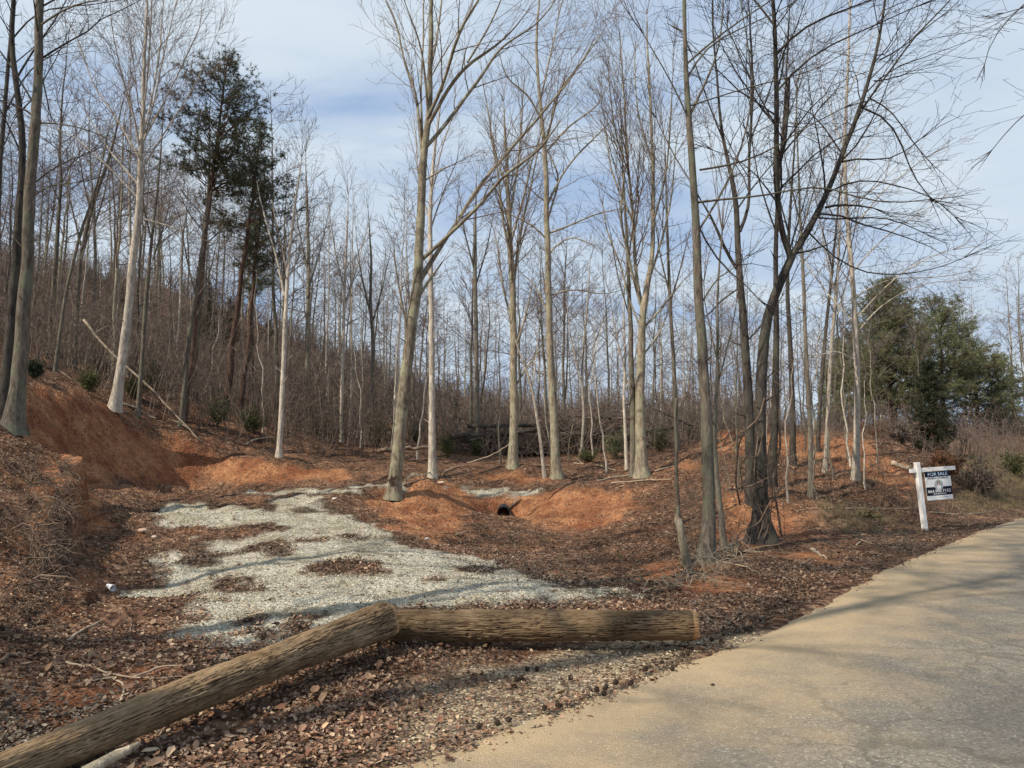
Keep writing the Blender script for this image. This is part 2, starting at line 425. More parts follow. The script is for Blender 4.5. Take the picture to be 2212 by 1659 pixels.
def sdf(px, py, pol):
    """positive inside"""
    lo = pol.min(0) - 2.5; hi = pol.max(0) + 2.5
    o = np.full(len(px), -9.0)
    k = np.nonzero((px > lo[0]) & (px < hi[0]) & (py > lo[1]) & (py < hi[1]))[0]
    if len(k) == 0: return o
    x = px[k]; y = py[k]; d = np.full(len(k), 1e9); ins = np.zeros(len(k), bool)
    for i in range(len(pol)):
        a = pol[i]; b = pol[(i + 1) % len(pol)]
        e = b - a; L2 = (e ** 2).sum() + 1e-12
        t = np.clip(((x - a[0]) * e[0] + (y - a[1]) * e[1]) / L2, 0, 1)
        d = np.minimum(d, np.hypot(x - a[0] - t * e[0], y - a[1] - t * e[1]))
        c = ((a[1] > y) != (b[1] > y)) & (x < (b[0] - a[0]) * (y - a[1]) / (b[1] - a[1] + 1e-12) + a[0])
        ins ^= c
    o[k] = np.where(ins, d, -d)
    return o
def multi(px, py, pols):
    o = np.full(len(px), -9.0)
    for q in pols: o = np.maximum(o, sdf(px, py, q))
    return o
def masks(x, y):
    n = fbm(x * 1.7, y * 1.7, 5) * 0.62 + fbm(x * 9, y * 9, 2) * 0.2
    g = multi(x, y, GRAVEL); h = multi(x, y, HOL)
    gr = sstep(-0.12, 0.12, np.minimum(g, -h * 1.0 + 0.0) + n * .78)
    gr = gr * (1 - .85 * sstep(.36, .46, fbm(x * .9 + 40, y * 1.5, 4)))
    c = multi(x, y, CLAY + LEAFHOLE)
    e = 0.15
    hb = base_h(x, y); sl = np.hypot(base_h(x + e, y) - hb, base_h(x, y + e) - hb) / e
    near = (np.hypot(x, y) < 30)
    cl = np.maximum(sstep(-0.25, 0.25, c + n * 1.0), sstep(.75, 1.15, sl + n * .4) * near * .95)
    sa = sstep(-0.3, 0.3, multi(x, y, SAND) + n * 1.0)
    gs = sstep(-0.6, 0.6, multi(x, y, GRASS) + n * 1.5)
    matted = sstep(-.5, .1, g) * (1 - gr)
    return np.stack([cl * (1 - gr), gr, sa, gs, matted], 1)

# ground sheet: rings round the camera, fine in front
ang = np.concatenate([np.linspace(-180, -46, 60)[:-1], np.linspace(-46, 46, 640), np.linspace(46, 180, 60)[1:-1]])
rr = [0.0, 1.0]
while rr[-1] < 420: rr.append(rr[-1] * (1.0088 if rr[-1] < 45 else 1.02) + 0.004)
rr = np.array(rr[1:])
A, R = np.meshgrid(np.radians(ang), rr)
X = (R * np.sin(A)).ravel(); Y = (R * np.cos(A)).ravel()
RD = road_dist(X, Y)
Z = height(X, Y, RD)
nA = len(ang); nR = len(rr)
i = (np.arange(nR - 1)[:, None] * nA + np.arange(nA)[None, :])
j = (np.arange(nR - 1)[:, None] * nA + (np.arange(nA)[None, :] + 1) % nA)
FQ = np.stack([i, i + nA, j + nA, j], -1).reshape(-1, 4)
V = np.stack([X, Y, Z], 1)
V = np.vstack([V, [[0, 0, -0.03]]])
cap = np.stack([np.arange(nA), (np.arange(nA) + 1) % nA, np.full(nA, len(V) - 1)], -1)

m, t, b = new_mat('ground', 0.95, 0.1)
at = N(t, 'ShaderNodeAttribute'); at.attribute_name = 'patch'
sp = N(t, 'ShaderNodeSeparateColor'); L(t, at.outputs['Color'], sp.inputs[0])
tc = N(t, 'ShaderNodeTexCoord'); OC = tc.outputs['Object']
vor = N(t, 'ShaderNodeTexVoronoi'); vor.inputs['Scale'].default_value = 15; L(t, OC, vor.inputs['Vector'])
vor2 = N(t, 'ShaderNodeTexVoronoi'); vor2.inputs['Scale'].default_value = 5.0; L(t, OC, vor2.inputs['Vector'])
lr = ramp(t, [(0.0, (0.045, 0.027, 0.018)), (0.4, (0.125, 0.072, 0.045)), (0.75, (0.21, 0.125, 0.078)), (1.0, (0.34, 0.235, 0.155))])
sv = N(t, 'ShaderNodeSeparateColor'); L(t, vor.outputs['Color'], sv.inputs[0]); L(t, sv.outputs[0], lr.inputs[0])
nb = noise(t, OC, 0.55, 5, 0.6); nbr = ramp(t, [(0.35, (0.62, 0.6, 0.6)), (0.65, (1.25, 1.15, 1.1))]); L(t, nb.outputs[0], nbr.inputs[0])
leaf = mixc(t, 1.0, lr.outputs[0], nbr.outputs[0], 'MULTIPLY')
nc = noise(t, OC, 1.3, 6, 0.65); cs = ramp(t, [(0.50, (0, 0, 0)), (0.66, (0.7, 0.7, 0.7))]); L(t, nc.outputs[0], cs.inputs[0])
cn = noise(t, OC, 3.4, 11, 0.78, 0.3)
clr = ramp(t, [(0.25, (0.16, 0.068, 0.034)), (0.5, (0.36, 0.175, 0.088)), (0.72, (0.57, 0.315, 0.165))]); L(t, cn.outputs[0], clr.inputs[0])
clay = clr.outputs[0]
cstain = noise(t, OC, 0.9, 7, 0.68); csr = ramp(t, [(0.40, (0.62, 0.46, 0.42)), (0.6, (1.12, 1.08, 1.0))]); L(t, cstain.outputs[0], csr.inputs[0])
clay = mixc(t, 1.0, clay, csr.outputs[0], 'MULTIPLY')
at2 = N(t, 'ShaderNodeAttribute'); at2.attribute_name = 'grassy'
gs2 = N(t, 'ShaderNodeSeparateColor'); L(t, at2.outputs['Color'], gs2.inputs[0])
leaf = mixc(t, gs2.outputs[1], leaf, mixc(t, 1.0, leaf, (0.60, 0.66, 0.70), 'MULTIPLY'))
col = mixc(t, math_(t, 'MULTIPLY', cs.outputs[0], math_(t, 'SUBTRACT', 1.0, gs2.outputs[1])), leaf, mixc(t, 0.45, clay, leaf))
# crumbs of leaf on the clay
cru = noise(t, OC, 14, 3, 0.6); crr = ramp(t, [(0.54, (0, 0, 0)), (0.60, (0.85, 0.85, 0.85))]); L(t, cru.outputs[0], crr.inputs[0])
clay2 = mixc(t, crr.outputs[0], clay, leaf)
col = mixc(t, sp.outputs[0], col, clay2)
gv = N(t, 'ShaderNodeTexVoronoi'); gv.inputs['Scale'].default_value = 52; L(t, OC, gv.inputs['Vector'])
sg = N(t, 'ShaderNodeSeparateColor'); L(t, gv.outputs['Color'], sg.inputs[0])
ggr = ramp(t, [(0.0, (0.24, 0.21, 0.15)), (0.35, (0.44, 0.405, 0.31)), (1.0, (0.66, 0.615, 0.49))]); L(t, sg.outputs[1], ggr.inputs[0])
gst = noise(t, OC, 1.1, 6, 0.65); gsr = ramp(t, [(0.35, (0.62, 0.58, 0.5)), (0.6, (1.0, 1.0, 1.0))]); L(t, gst.outputs[0], gsr.inputs[0])
grav = mixc(t, 1.0, ggr.outputs[0], gsr.outputs[0], 'MULTIPLY')
gl = noise(t, OC, 5.0, 5, 0.7); glr = ramp(t, [(0.56, (0, 0, 0)), (0.64, (0.9, 0.9, 0.9))]); L(t, gl.outputs[0], glr.inputs[0])
grav = mixc(t, glr.outputs[0], grav, leaf)
col = mixc(t, sp.outputs[1], col, grav)
sgr = ramp(t, [(0.0, (0.16, 0.11, 0.07)), (0.5, (0.36, 0.27, 0.17)), (1.0, (0.66, 0.54, 0.36))]); L(t, sg.outputs[2], sgr.inputs[0])
sf = math_(t, 'MULTIPLY', sp.outputs[2], 0.85)
col = mixc(t, sf, col, mixc(t, glr.outputs[0], sgr.outputs[0], leaf))
col = mixc(t, math_(t, 'MULTIPLY', gs2.outputs[0], 0.5), col, (0.16, 0.13, 0.07))
L(t, col, b.inputs['Base Color'])
hsum = math_(t, 'ADD', math_(t, 'MULTIPLY', vor.outputs['Distance'], 1.4), cn.outputs[0])
hsum = math_(t, 'ADD', hsum, math_(t, 'MULTIPLY', gv.outputs['Distance'], -0.5))
bump(t, b, hsum, 0.9, 0.035)
M['ground'] = m
ground = mesh_obj('ground', V, [FQ, cap], M['ground'])
ground['kind'] = 'structure'
MK = masks(X, Y)
MK = np.vstack([MK, MK[-1:]])
attr(ground, 'patch', MK[:, :3])
attr(ground, 'grassy', MK[:, [3, 4, 4]])

# road sheet
na = len(RE); cols = 44
ej = fbm(np.arange(na) * 0.05, np.arange(na) * 0 + 3, 2) * 0.12 + fbm(np.arange(na) * 0.7, np.arange(na) * 0 + 9, 3) * 0.09
tt = np.linspace(0, 1, cols) ** 1.0
XY = RE[:, None, :] + nr[:, None, :] * (ej[:, None, None] * (1 - tt)[None, :, None] + ROADW * tt[None, :, None])
zz = 0.012 + 0.05 * (1 - (2 * tt - 1) ** 2)[None, :] * np.ones((na, 1)) * 0.6 + fbm(XY[..., 0].ravel() * .7, XY[..., 1].ravel() * .7, 2).reshape(na, cols) * 0.012
zz[:, 0] -= 0.03
VR = np.concatenate([XY, zz[..., None]], -1).reshape(-1, 3)
i = np.arange(na - 1)[:, None] * cols + np.arange(cols - 1)[None, :]
FR = np.stack([i, i + 1, i + cols + 1, i + cols], -1).reshape(-1, 4)
m, t, b = new_mat('asphalt', 0.85, 0.25)
tc = N(t, 'ShaderNodeTexCoord'); OC = tc.outputs['Object']
at = N(t, 'ShaderNodeAttribute'); at.attribute_name = 'across'
sp = N(t, 'ShaderNodeSeparateColor'); L(t, at.outputs['Color'], sp.inputs[0])
v1 = N(t, 'ShaderNodeTexVoronoi'); v1.inputs['Scale'].default_value = 85; L(t, OC, v1.inputs['Vector'])
s1 = N(t, 'ShaderNodeSeparateColor'); L(t, v1.outputs['Color'], s1.inputs[0])
r = ramp(t, [(0.0, (0.145, 0.13, 0.105)), (0.5, (0.20, 0.178, 0.143)), (0.9, (0.245, 0.218, 0.175)), (1.0, (0.37, 0.335, 0.275))]); L(t, s1.outputs[0], r.inputs[0])
c = r.outputs[0]
nl = noise(t, OC, 0.8, 5, 0.6); nlr = ramp(t, [(0.35, (0.72, 0.72, 0.73)), (0.65, (1.18, 1.13, 1.05))]); L(t, nl.outputs[0], nlr.inputs[0])
c = mixc(t, 1.0, c, nlr.outputs[0], 'MULTIPLY')
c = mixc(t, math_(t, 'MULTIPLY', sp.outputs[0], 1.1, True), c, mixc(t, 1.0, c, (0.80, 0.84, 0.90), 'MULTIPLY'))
# clay dust washed over the edge
en = noise(t, OC, 1.5, 5, 0.6)
ef = math_(t, 'SUBTRACT', 0.95, math_(t, 'MULTIPLY', sp.outputs[0], 3.6))
ef = math_(t, 'ADD', ef, math_(t, 'MULTIPLY', math_(t, 'SUBTRACT', en.outputs[0], 0.5), 1.8), True)
c = mixc(t, math_(t, 'MULTIPLY', ef, 0.7), c, (0.52, 0.37, 0.20))
# cracks
wn = noise(t, OC, 1.2, 4, 0.6)
wv = N(t, 'ShaderNodeVectorMath', operation='MULTIPLY_ADD'); L(t, wn.outputs['Color'], wv.inputs[0]); wv.inputs[1].default_value = (0.9, 0.9, 0); L(t, OC, wv.inputs[2])
cr = N(t, 'ShaderNodeTexVoronoi'); cr.feature = 'DISTANCE_TO_EDGE'; cr.inputs['Scale'].default_value = 1.5; L(t, wv.outputs[0], cr.inputs['Vector'])
crr = ramp(t, [(0.0, (1, 1, 1)), (0.018, (0.9, 0.9, 0.9)), (0.036, (0, 0, 0))]); L(t, cr.outputs[0], crr.inputs[0])
cw = math_(t, 'MULTIPLY', crr.outputs[0], math_(t, 'MULTIPLY', math_(t, 'SUBTRACT', math_(t, 'ADD', math_(t, 'MULTIPLY', sp.outputs[0], 2.2), math_(t, 'MULTIPLY', nl.outputs[0], 1.5)), 1.05, True), 1.0, True))
cr2 = N(t, 'ShaderNodeTexVoronoi'); cr2.feature = 'DISTANCE_TO_EDGE'; cr2.inputs['Scale'].default_value = 6; L(t, wv.outputs[0], cr2.inputs['Vector'])
crr2 = ramp(t, [(0.0, (0.85, 0.85, 0.85)), (0.065, (0, 0, 0))]); L(t, cr2.outputs[0], crr2.inputs[0])
cw2 = math_(t, 'MULTIPLY', crr2.outputs[0], math_(t, 'MULTIPLY', math_(t, 'SUBTRACT', math_(t, 'ADD', sp.outputs[0], nl.outputs[0]), 0.80, True), 4.0, True))
cw = math_(t, 'MAXIMUM', cw, cw2)
c = mixc(t, math_(t, 'MULTIPLY', cw, 0.85), c, (0.05, 0.042, 0.035))
L(t, c, b.inputs['Base Color'])
bump(t, b, math_(t, 'SUBTRACT', v1.outputs['Distance'], cw), 0.6, 0.008)
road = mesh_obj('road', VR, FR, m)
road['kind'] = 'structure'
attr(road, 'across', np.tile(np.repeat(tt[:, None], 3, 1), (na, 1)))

# ------------------------------------------------------------------ litter: leaves, stones
def leaf_cloud(name, xy, zoff, smin, smax, mat, pal):
    n = len(xy)
    z = height(xy[:, 0], xy[:, 1]) + zoff
    s = RNG.uniform(smin, smax, n)
    th = RNG.uniform(0, 2 * math.pi, n)
    nx = RNG.normal(0, 0.55, n); ny = RNG.normal(0, 0.55, n)
    Nn = np.stack([nx, ny, np.ones(n)], 1); Nn /= np.linalg.norm(Nn, axis=1)[:, None]
    a = np.stack([np.cos(th), np.sin(th), np.zeros(n)], 1)
    a -= (a * Nn).sum(1)[:, None] * Nn; a /= np.linalg.norm(a, axis=1)[:, None]
    bb = np.cross(Nn, a)
    asp = RNG.uniform(0.35, 0.8, n); curl = RNG.uniform(-0.1, 0.5, n)
    # a leaf: pointed 6-gon folded on its rib (8 verts: tip, 2 left, base, 2 right + mid rib 2)
    prof = [(1.0, 0, 0.35), (0.35, 1.0, 0.5), (-0.45, 0.8, 0.45), (-1.0, 0, 0.15), (-0.45, -0.8, 0.45), (0.35, -1.0, 0.5), (0.0, 0.0, 0.0)]
    Vv = np.empty((n, 7, 3)); c = np.stack([xy[:, 0], xy[:, 1], z], 1)
    for q, (px, py, pz) in enumerate(prof):
        jx = px * (1 + RNG.uniform(-.25, .25, n)); jy = py * (1 + RNG.uniform(-.3, .3, n))
        Vv[:, q] = c + (a * (jx * s)[:, None] + bb * (jy * s * asp)[:, None] + Nn * (pz * curl * s * 1.6)[:, None])
    base = (np.arange(n) * 7)[:, None]
    T = np.concatenate([base + np.array([k, (k + 1) % 6, 6])[None] for k in range(6)])
    o = mesh_obj(name, Vv.reshape(-1, 3), T, mat, smooth=False)
    pal = np.array(pal); C = pal[RNG.integers(0, len(pal), n)] * RNG.uniform(0.7, 1.3, (n, 1)) * np.clip(1 + 1.0 * fbm(xy[:, 0] * .7 + 3, xy[:, 1] * .7, 4), .5, 1.6)[:, None]
    dk = sstep(0, .35, fbm(xy[:, 0] * .45 + 30, xy[:, 1] * .45, 3))[:, None]; C = C * (1 - dk) + C.mean(1, keepdims=True) * np.array([.82, .66, .50]) * dk
    attr(o, 'tint', np.repeat(C, 7, 0))
    return o
def tint_mat(name, rough=0.8, nz=0.0):
    m, t, b = new_mat(name, rough, 0.2)
    at = N(t, 'ShaderNodeAttribute'); at.attribute_name = 'tint'
    L(t, at.outputs['Color'], b.inputs['Base Color']); return m
M['leaf_litter'] = tint_mat('leaf_litter'); M['stone'] = tint_mat('stone', 0.9)
def sample_front(n, dmin, dmax, power=1.6, lim=40):
    """points over the visible fan, denser towards the viewer"""
    q = RNG.random(n)
    d = dmin + (dmax - dmin) * q ** power
    a = np.radians(RNG.uniform(-lim, lim, n))
    return np.stack([d * np.sin(a), d * np.cos(a)], 1)
LEAFPAL = [(0.155, 0.088, 0.054), (0.21, 0.125, 0.076), (0.07, 0.044, 0.032), (0.27, 0.175, 0.11), (0.18, 0.085, 0.05), (0.10, 0.068, 0.05), (0.36, 0.26, 0.17), (0.15, 0.10, 0.072)]
LP = sample_front(460000, 2.6, 28, 1.3, 41)
mk = masks(LP[:, 0], LP[:, 1]); rd = road_dist(LP[:, 0], LP[:, 1])
prob = 1.0 - 0.90 * mk[:, 0] - 0.955 * mk[:, 1] - 0.86 * mk[:, 2] - 0.3 * mk[:, 3]
prob *= np.clip(0.75 + 1.1 * fbm(LP[:, 0] * 1.1, LP[:, 1] * 1.1, 3), 0.12, 1)
prob *= np.where(rd < 0.05, 0.0, 1) 
prob = np.maximum(prob, np.where((rd > -0.9) & (rd <= 0.05), 0.02 + 0.5 * np.exp(rd / .1) * (fbm(LP[:, 0] * 2, LP[:, 1] * 2, 3) > .0), 0))
LP = LP[RNG.random(len(LP)) < prob]
rd = road_dist(LP[:, 0], LP[:, 1])
o = leaf_cloud('fallen_leaves', LP, np.where(rd < 0.1, 0.035, 0.022), 0.007, 0.0205, M['leaf_litter'], LEAFPAL)
tag(o, kind='stuff', label='brown fallen leaves scattered over the clay bank, the gravel and the ditch', cat='leaves')
q_ = LP[(np.hypot(LP[:, 0], LP[:, 1]) < 13)]; q_ = q_[RNG.random(len(q_)) < .016]
o = leaf_cloud('curled_oak_leaves', q_, 0.035, 0.024, 0.042, M['leaf_litter'], LEAFPAL[:5] + [(0.31, 0.215, 0.135), (0.24, 0.155, 0.095)])
tag(o, kind='stuff', label='larger curled tan leaves lying among the small brown litter near the logs', cat='leaves')
# a few bigger pale leaves close by
BP = np.array([hit(u + random.uniform(-5, 5), v)[:2] for u, v in [(115,1452),(420,1530),(555,1430),(500,1480),(1085,1395),(450,1590),(330,1640),(520,1600),(640,1490),(390,1425),(90,1620),(260,1590),(700,1580),(160,1500),(870,1440)]])
o = leaf_cloud('large_fallen_leaves', BP, 0.03, 0.030, 0.055, M['leaf_litter'], [(0.42, 0.30, 0.19), (0.33, 0.2, 0.12)])
tag(o, kind='stuff', label='large pale dry leaves lying on top of the litter near the logs', cat='leaves')

def stones(name, xy, smin, smax, pal, label, zo=0.0):
    n = len(xy)
    z = height(xy[:, 0], xy[:, 1]) + zo
    s = RNG.uniform(smin, smax, n) 
    octa = np.array([(1,0,0),(-1,0,0),(0,1,0),(0,-1,0),(0,0,1),(0,0,-1)], float)
    tri = np.array([(0,2,4),(2,1,4),(1,3,4),(3,0,4),(2,0,5),(1,2,5),(3,1,5),(0,3,5)])
    th = RNG.uniform(0, 6.28, n); ct, sn = np.cos(th), np.sin(th)
    Vv = octa[None] * (s[:, None, None] * RNG.uniform(0.6, 1.3, (n, 6, 1))) * np.array([1, 0.8, 0.55])
    Vx = Vv[..., 0] * ct[:, None] - Vv[..., 1] * sn[:, None]; Vy = Vv[..., 0] * sn[:, None] + Vv[..., 1] * ct[:, None]
    Vz = Vv[..., 2] + RNG.normal(0, .25, (n, 6)) * s[:, None]
    Vv = np.stack([Vx + xy[:, :1], Vy + xy[:, 1:], Vz + z[:, None] + (s * .25)[:, None]], -1)
    T = ((np.arange(n) * 6)[:, None, None] + tri[None]).reshape(-1, 3)
    o = mesh_obj(name, Vv.reshape(-1, 3), T, M['stone'], smooth=False)
    pal = np.array(pal); C = pal[RNG.integers(0, len(pal), n)] * RNG.uniform(0.75, 1.2, (n, 1))
    attr(o, 'tint', np.repeat(C, 6, 0))
    return tag(o, label, 'gravel', kind='stuff')
SP = sample_front(190000, 5.5, 22, 1.3, 30)
mk = masks(SP[:, 0], SP[:, 1])
SP = SP[RNG.random(len(SP)) < mk[:, 1] * 0.6 * np.clip(0.6 + fbm(SP[:, 0] * 1.5, SP[:, 1] * 1.5, 3), .15, 1)]
stones('drive_gravel', SP, 0.005, 0.014, [(0.62, 0.58, 0.46), (0.50, 0.46, 0.36), (0.74, 0.70, 0.58), (0.34, 0.30, 0.22), (0.56, 0.50, 0.38)], 'pale grey crushed stone spread over the driveway')
SP = sample_front(60000, 3.2, 9, 1.0, 25)
mk = masks(SP[:, 0], SP[:, 1])
SP = SP[RNG.random(len(SP)) < mk[:, 2] * 0.22]
stones('shoulder_gravel', SP, 0.006, 0.016, [(0.5, 0.40, 0.26), (0.62, 0.52, 0.36), (0.36, 0.24, 0.15), (0.28, 0.2, 0.14), (0.2, 0.14, 0.1)], 'tan loose stones on the road shoulder in front of the logs', 0.004)

# ------------------------------------------------------------------ trees
UP = np.array([0, 0, 1.0])
def nrm(v): return v / (np.linalg.norm(v) + 1e-9)
def grow(acc, p, d, Ln, r, lvl, st, rng=random):
    """a branch and its children; st: dict(up, wander, ang, kids[], rmin, shrink, seg)"""
    n = max(3, min(9, int(Ln / st['seg']) + 2))
    step = Ln / (n - 1)
    nz = RNG.normal(0, st['wander'], (n - 1, 3))
    pts = np.empty((n, 3)); pts[0] = p; dd = nrm(d)
    dirs = []
    for q in range(n - 1):
        dd = nrm(dd + nz[q] + UP * st['up'] * step * 0.5)
        dirs.append(dd); pts[q + 1] = pts[q] + dd * step
    tq = np.linspace(0, 1, n)
    rad = np.maximum(r * (1 - 0.85 * tq), st['rmin'])
    acc.tube(pts, rad, 4 if lvl == 0 and r > 0.02 else 3)
    kids = st['kids']
    if lvl < len(kids):
        spawn(acc, pts, rad, Ln, lvl, st)
def spawn(acc, pts, rad, Ln, lvl, st, t0=0.18, dens=1.0):
    n = len(pts)
    cnt = st['kids'][lvl] * Ln * dens
    cnt = int(cnt) + (random.random() < cnt % 1)
    for c in range(cnt):
        tq = t0 + (1 - t0) * (c + random.random()) / max(cnt, 1)
        f = tq * (n - 1); k = min(int(f), n - 2); fr = f - k
        p = pts[k] * (1 - fr) + pts[k + 1] * fr
        dr = nrm(pts[k + 1] - pts[k]); rr_ = rad[k] * (1 - fr) + rad[k + 1] * fr
        pr = nrm(np.cross(dr, RNG.normal(0, 1, 3)))
        a = math.radians(random.gauss(st['ang'], 9))
        nd = dr * math.cos(a) + pr * math.sin(a)
        if nd[2] < -0.2: nd[2] *= 0.3
        cl = Ln * st['shrink'] * random.uniform(0.5, 1.15) * (1.0 - 0.55 * tq)
        cl = min(cl, st.get('maxl', 9) * (0.55 ** lvl)); cl = max(cl, 0.25)
        grow(acc, p, nd, cl, max(rr_ * 0.6, st['rmin']), lvl + 1, st)

POPLAR = dict(up=0.10, wander=0.08, ang=31, kids=[2.3, 3.0, 3.0], rmin=0.0036, shrink=0.55, seg=0.55, maxl=4.0)
OAK = dict(up=0.04, wander=0.14, ang=42, kids=[2.4, 2.9, 2.8], rmin=0.0030, shrink=0.55, seg=0.4, maxl=3.4)
FINE = dict(up=0.05, wander=0.08, ang=36, kids=[2.4, 2.8], rmin=0.0030, shrink=0.5, seg=0.35, maxl=2.2)

def smooth_line(pts, rad, n):
    pts = np.asarray(pts, float); s = np.concatenate([[0], np.cumsum(np.linalg.norm(np.diff(pts, axis=0), axis=1))])
    q = np.linspace(0, s[-1], n)
    # Catmull-like smoothing by resample + blur
    P_ = np.stack([np.interp(q, s, pts[:, k]) for k in range(3)], 1); R_ = np.interp(q, s, rad)
    B = P_.copy()
    for _ in range(2):
        B[1:-1] = 0.25 * B[:-2] + 0.5 * B[1:-1] + 0.25 * B[2:]
    return B, R_

def hero(name, label, cat, trunk, limbs=(), style=POPLAR, bark='bark_tan', twig='twig_tan', D=None, top=None,
         crown_t0=0.45, dens=1.0, flare=1.35, group=None, extra=None):
    """trunk: [(u, v, width px), ...] base first; limbs: lists of the same, each with optional (dy) spread in depth first"""
    u0, v0, w0 = trunk[0]
    if D is None:
        b = hit(u0, v0); D = b[1]
    else:
        r = ray(u0, v0); b = np.array([r[0] * D, D, 0]); b[2] = zt(b[0], b[1])
    base = np.array([b[0], b[1], b[2] - 0.05])
    root = empty(name, base, label, cat, group)
    pts = [P(u, v, D) for u, v, _ in trunk]; rad = [max(wd / 2 * D / F, 0.012) for _, _, wd in trunk]; rad[-1] = min(rad[-1], .012) if not top and trunk[-1][2] < 6 else rad[-1]
    pts[0] = base.copy()
    if top:                                             # goes on above the picture
        dr = nrm(pts[-1] - pts[-2] + UP * 0.3); pts.append(pts[-1] + dr * top); rad.append(0.01)
    Ln = np.linalg.norm(pts[-1] - pts[0])
    tp, tr = smooth_line(pts, rad, max(14, int(Ln / 0.35)))
    qq_ = np.arange(len(tp)) * .35; wob = sstep(0, 8, np.arange(len(tp))) * min(.05, .25 * rad[0])
    tp = tp + np.stack([fbm(qq_ * .9 + u0, qq_ * 0 + 1.5, 3) * wob, fbm(qq_ * .9, qq_ * 0 + u0, 3) * wob, qq_ * 0], 1)
    zrel = np.linalg.norm(tp - tp[0], axis=1)
    tr = tr * (1 + (flare - 1) * 1.5 * np.exp(-zrel / 0.30))
    A_ = Acc(); A_.tube(tp - base, tr, 14, rough=0.10)
    for _ in range(int(Ln * .7)):
        k = random.randrange(5, len(tp) - 4); a_ = random.uniform(0, 6.28); d_s = nrm(np.array([math.cos(a_), math.sin(a_), random.uniform(.1, .9)])); l_ = random.uniform(.08, .4) + tr[k]
        A_.tube(np.array([tp[k], tp[k] + d_s * l_ * .6, tp[k] + d_s * l_ + np.array([0, 0, random.uniform(-.04, .06)])]) - base, [min(.022, tr[k] * .4), .012, .005], 5)
    A_.build('trunk', M[bark], root)
    C_ = Acc(); Lb = Acc(); PX = []
    def track(line, D_):
        for (a_, b_) in zip(range(len(line) - 1), range(1, len(line))):
            for f in np.linspace(0, 1, 12): PX.append((line[a_][0] * (1 - f) + line[b_][0] * f, line[a_][1] * (1 - f) + line[b_][1] * f, D_[a_] * (1 - f) + D_[b_] * f))
    track(trunk, [D] * len(trunk))
    def tips(end, dr, k=4, l=1.3, sp=.28):
        for _ in range(k): grow(C_, end, nrm(dr + RNG.normal(0, sp, 3)), l * random.uniform(.6, 1.2), .009, 1, style)
    tips(tp[-1] - base, nrm(tp[-1] - tp[-3]), 6, 1.8)
    n = len(tp); k0 = int(n * crown_t0)
    if name == 'big_poplar_tree':
        S_ = Acc(); sc = P(850, 1043, D) - base; k_ = int(np.argmin(np.abs((tp - base)[:, 2] - sc[2]))); rr0 = tr[k_] + .006; th_ = np.linspace(-.5, .35, 8) - math.pi / 2 - .1; zz_ = np.linspace(-.16, .17, 7)
        W_ = np.array([[[(tp[k_] - base)[0] + rr0 * math.cos(a_), (tp[k_] - base)[1] + rr0 * math.sin(a_), sc[2] + z_ + .03 * math.sin(a_ * 9)] for a_ in th_ * (1 + .12 * math.sin(z_ * 30))] for z_ in zz_]).reshape(-1, 3)
        i_ = np.arange(6)[:, None] * 8 + np.arange(7)[None]; i_ = i_[np.abs(np.sin(i_ * 1.7)) > .3]; S_.quads(W_, np.stack([i_, i_ + 1, i_ + 9, i_ + 8], -1)); S_.build('bark_scar', M['dark_seed'], root)
    spawn(C_, (tp - base)[k0:], tr[k0:] * 0.5, np.linalg.norm(tp[-1] - tp[k0]), 0, dict(style, ang=style['ang'] + 8), 0.02, 0.6 * dens)
    for lm in limbs:
        dyk = lm[0]; q = lm[1:]
        # start on the trunk plane, drift in depth with distance
        l0 = np.array(q[0][:2], float); acc_ = 0; ps = []
        prev = None; D0 = min(PX, key=lambda t_: (t_[0] - q[0][0]) ** 2 + (t_[1] - q[0][1]) ** 2)[2]; DDs = []
        for (u, v, wd) in q:
            if prev is not None: acc_ += math.hypot(u - prev[0], v - prev[1]) * D / F
            prev = (u, v); DD = D0 + dyk * acc_; DDs.append(DD)
            ps.append(P(u, v, DD))
        track([t_[:2] for t_ in q], DDs)
        rd_ = [max(wd / 2 * D / F, 0.006) for _, _, wd in q]
        Ll = sum(np.linalg.norm(ps[k + 1] - ps[k]) for k in range(len(ps) - 1))
        if q[-1][1] <= 25 :                               # leaves the frame: let it run on
            dr = nrm(ps[-1] - ps[-2] + UP * 0.3); ps.append(ps[-1] + dr * 1.8); rd_.append(0.006)
            Ll += 1.8
        lp, lr_ = smooth_line(ps, rd_, max(6, int(Ll / 0.3)))
        lp = lp + np.cumsum(RNG.normal(0, 0.012, lp.shape), 0) * np.linspace(0, 1, len(lp))[:, None]
        Lb.tube(lp - base, lr_, 7, rough=0.08)
        spawn(C_, lp - base, lr_ * 0.75, Ll, 0, style, 0.12, dens * 1.15)
        if q[-1][2] < 6: tips(lp[-1] - base, nrm(lp[-1] - lp[-3]), 3, .35 * style['maxl'], .17)
    Lb.build('limbs', M[bark], root)
    C_.build('crown', M[twig], root)
    if extra: extra(root, base, D)
    return root

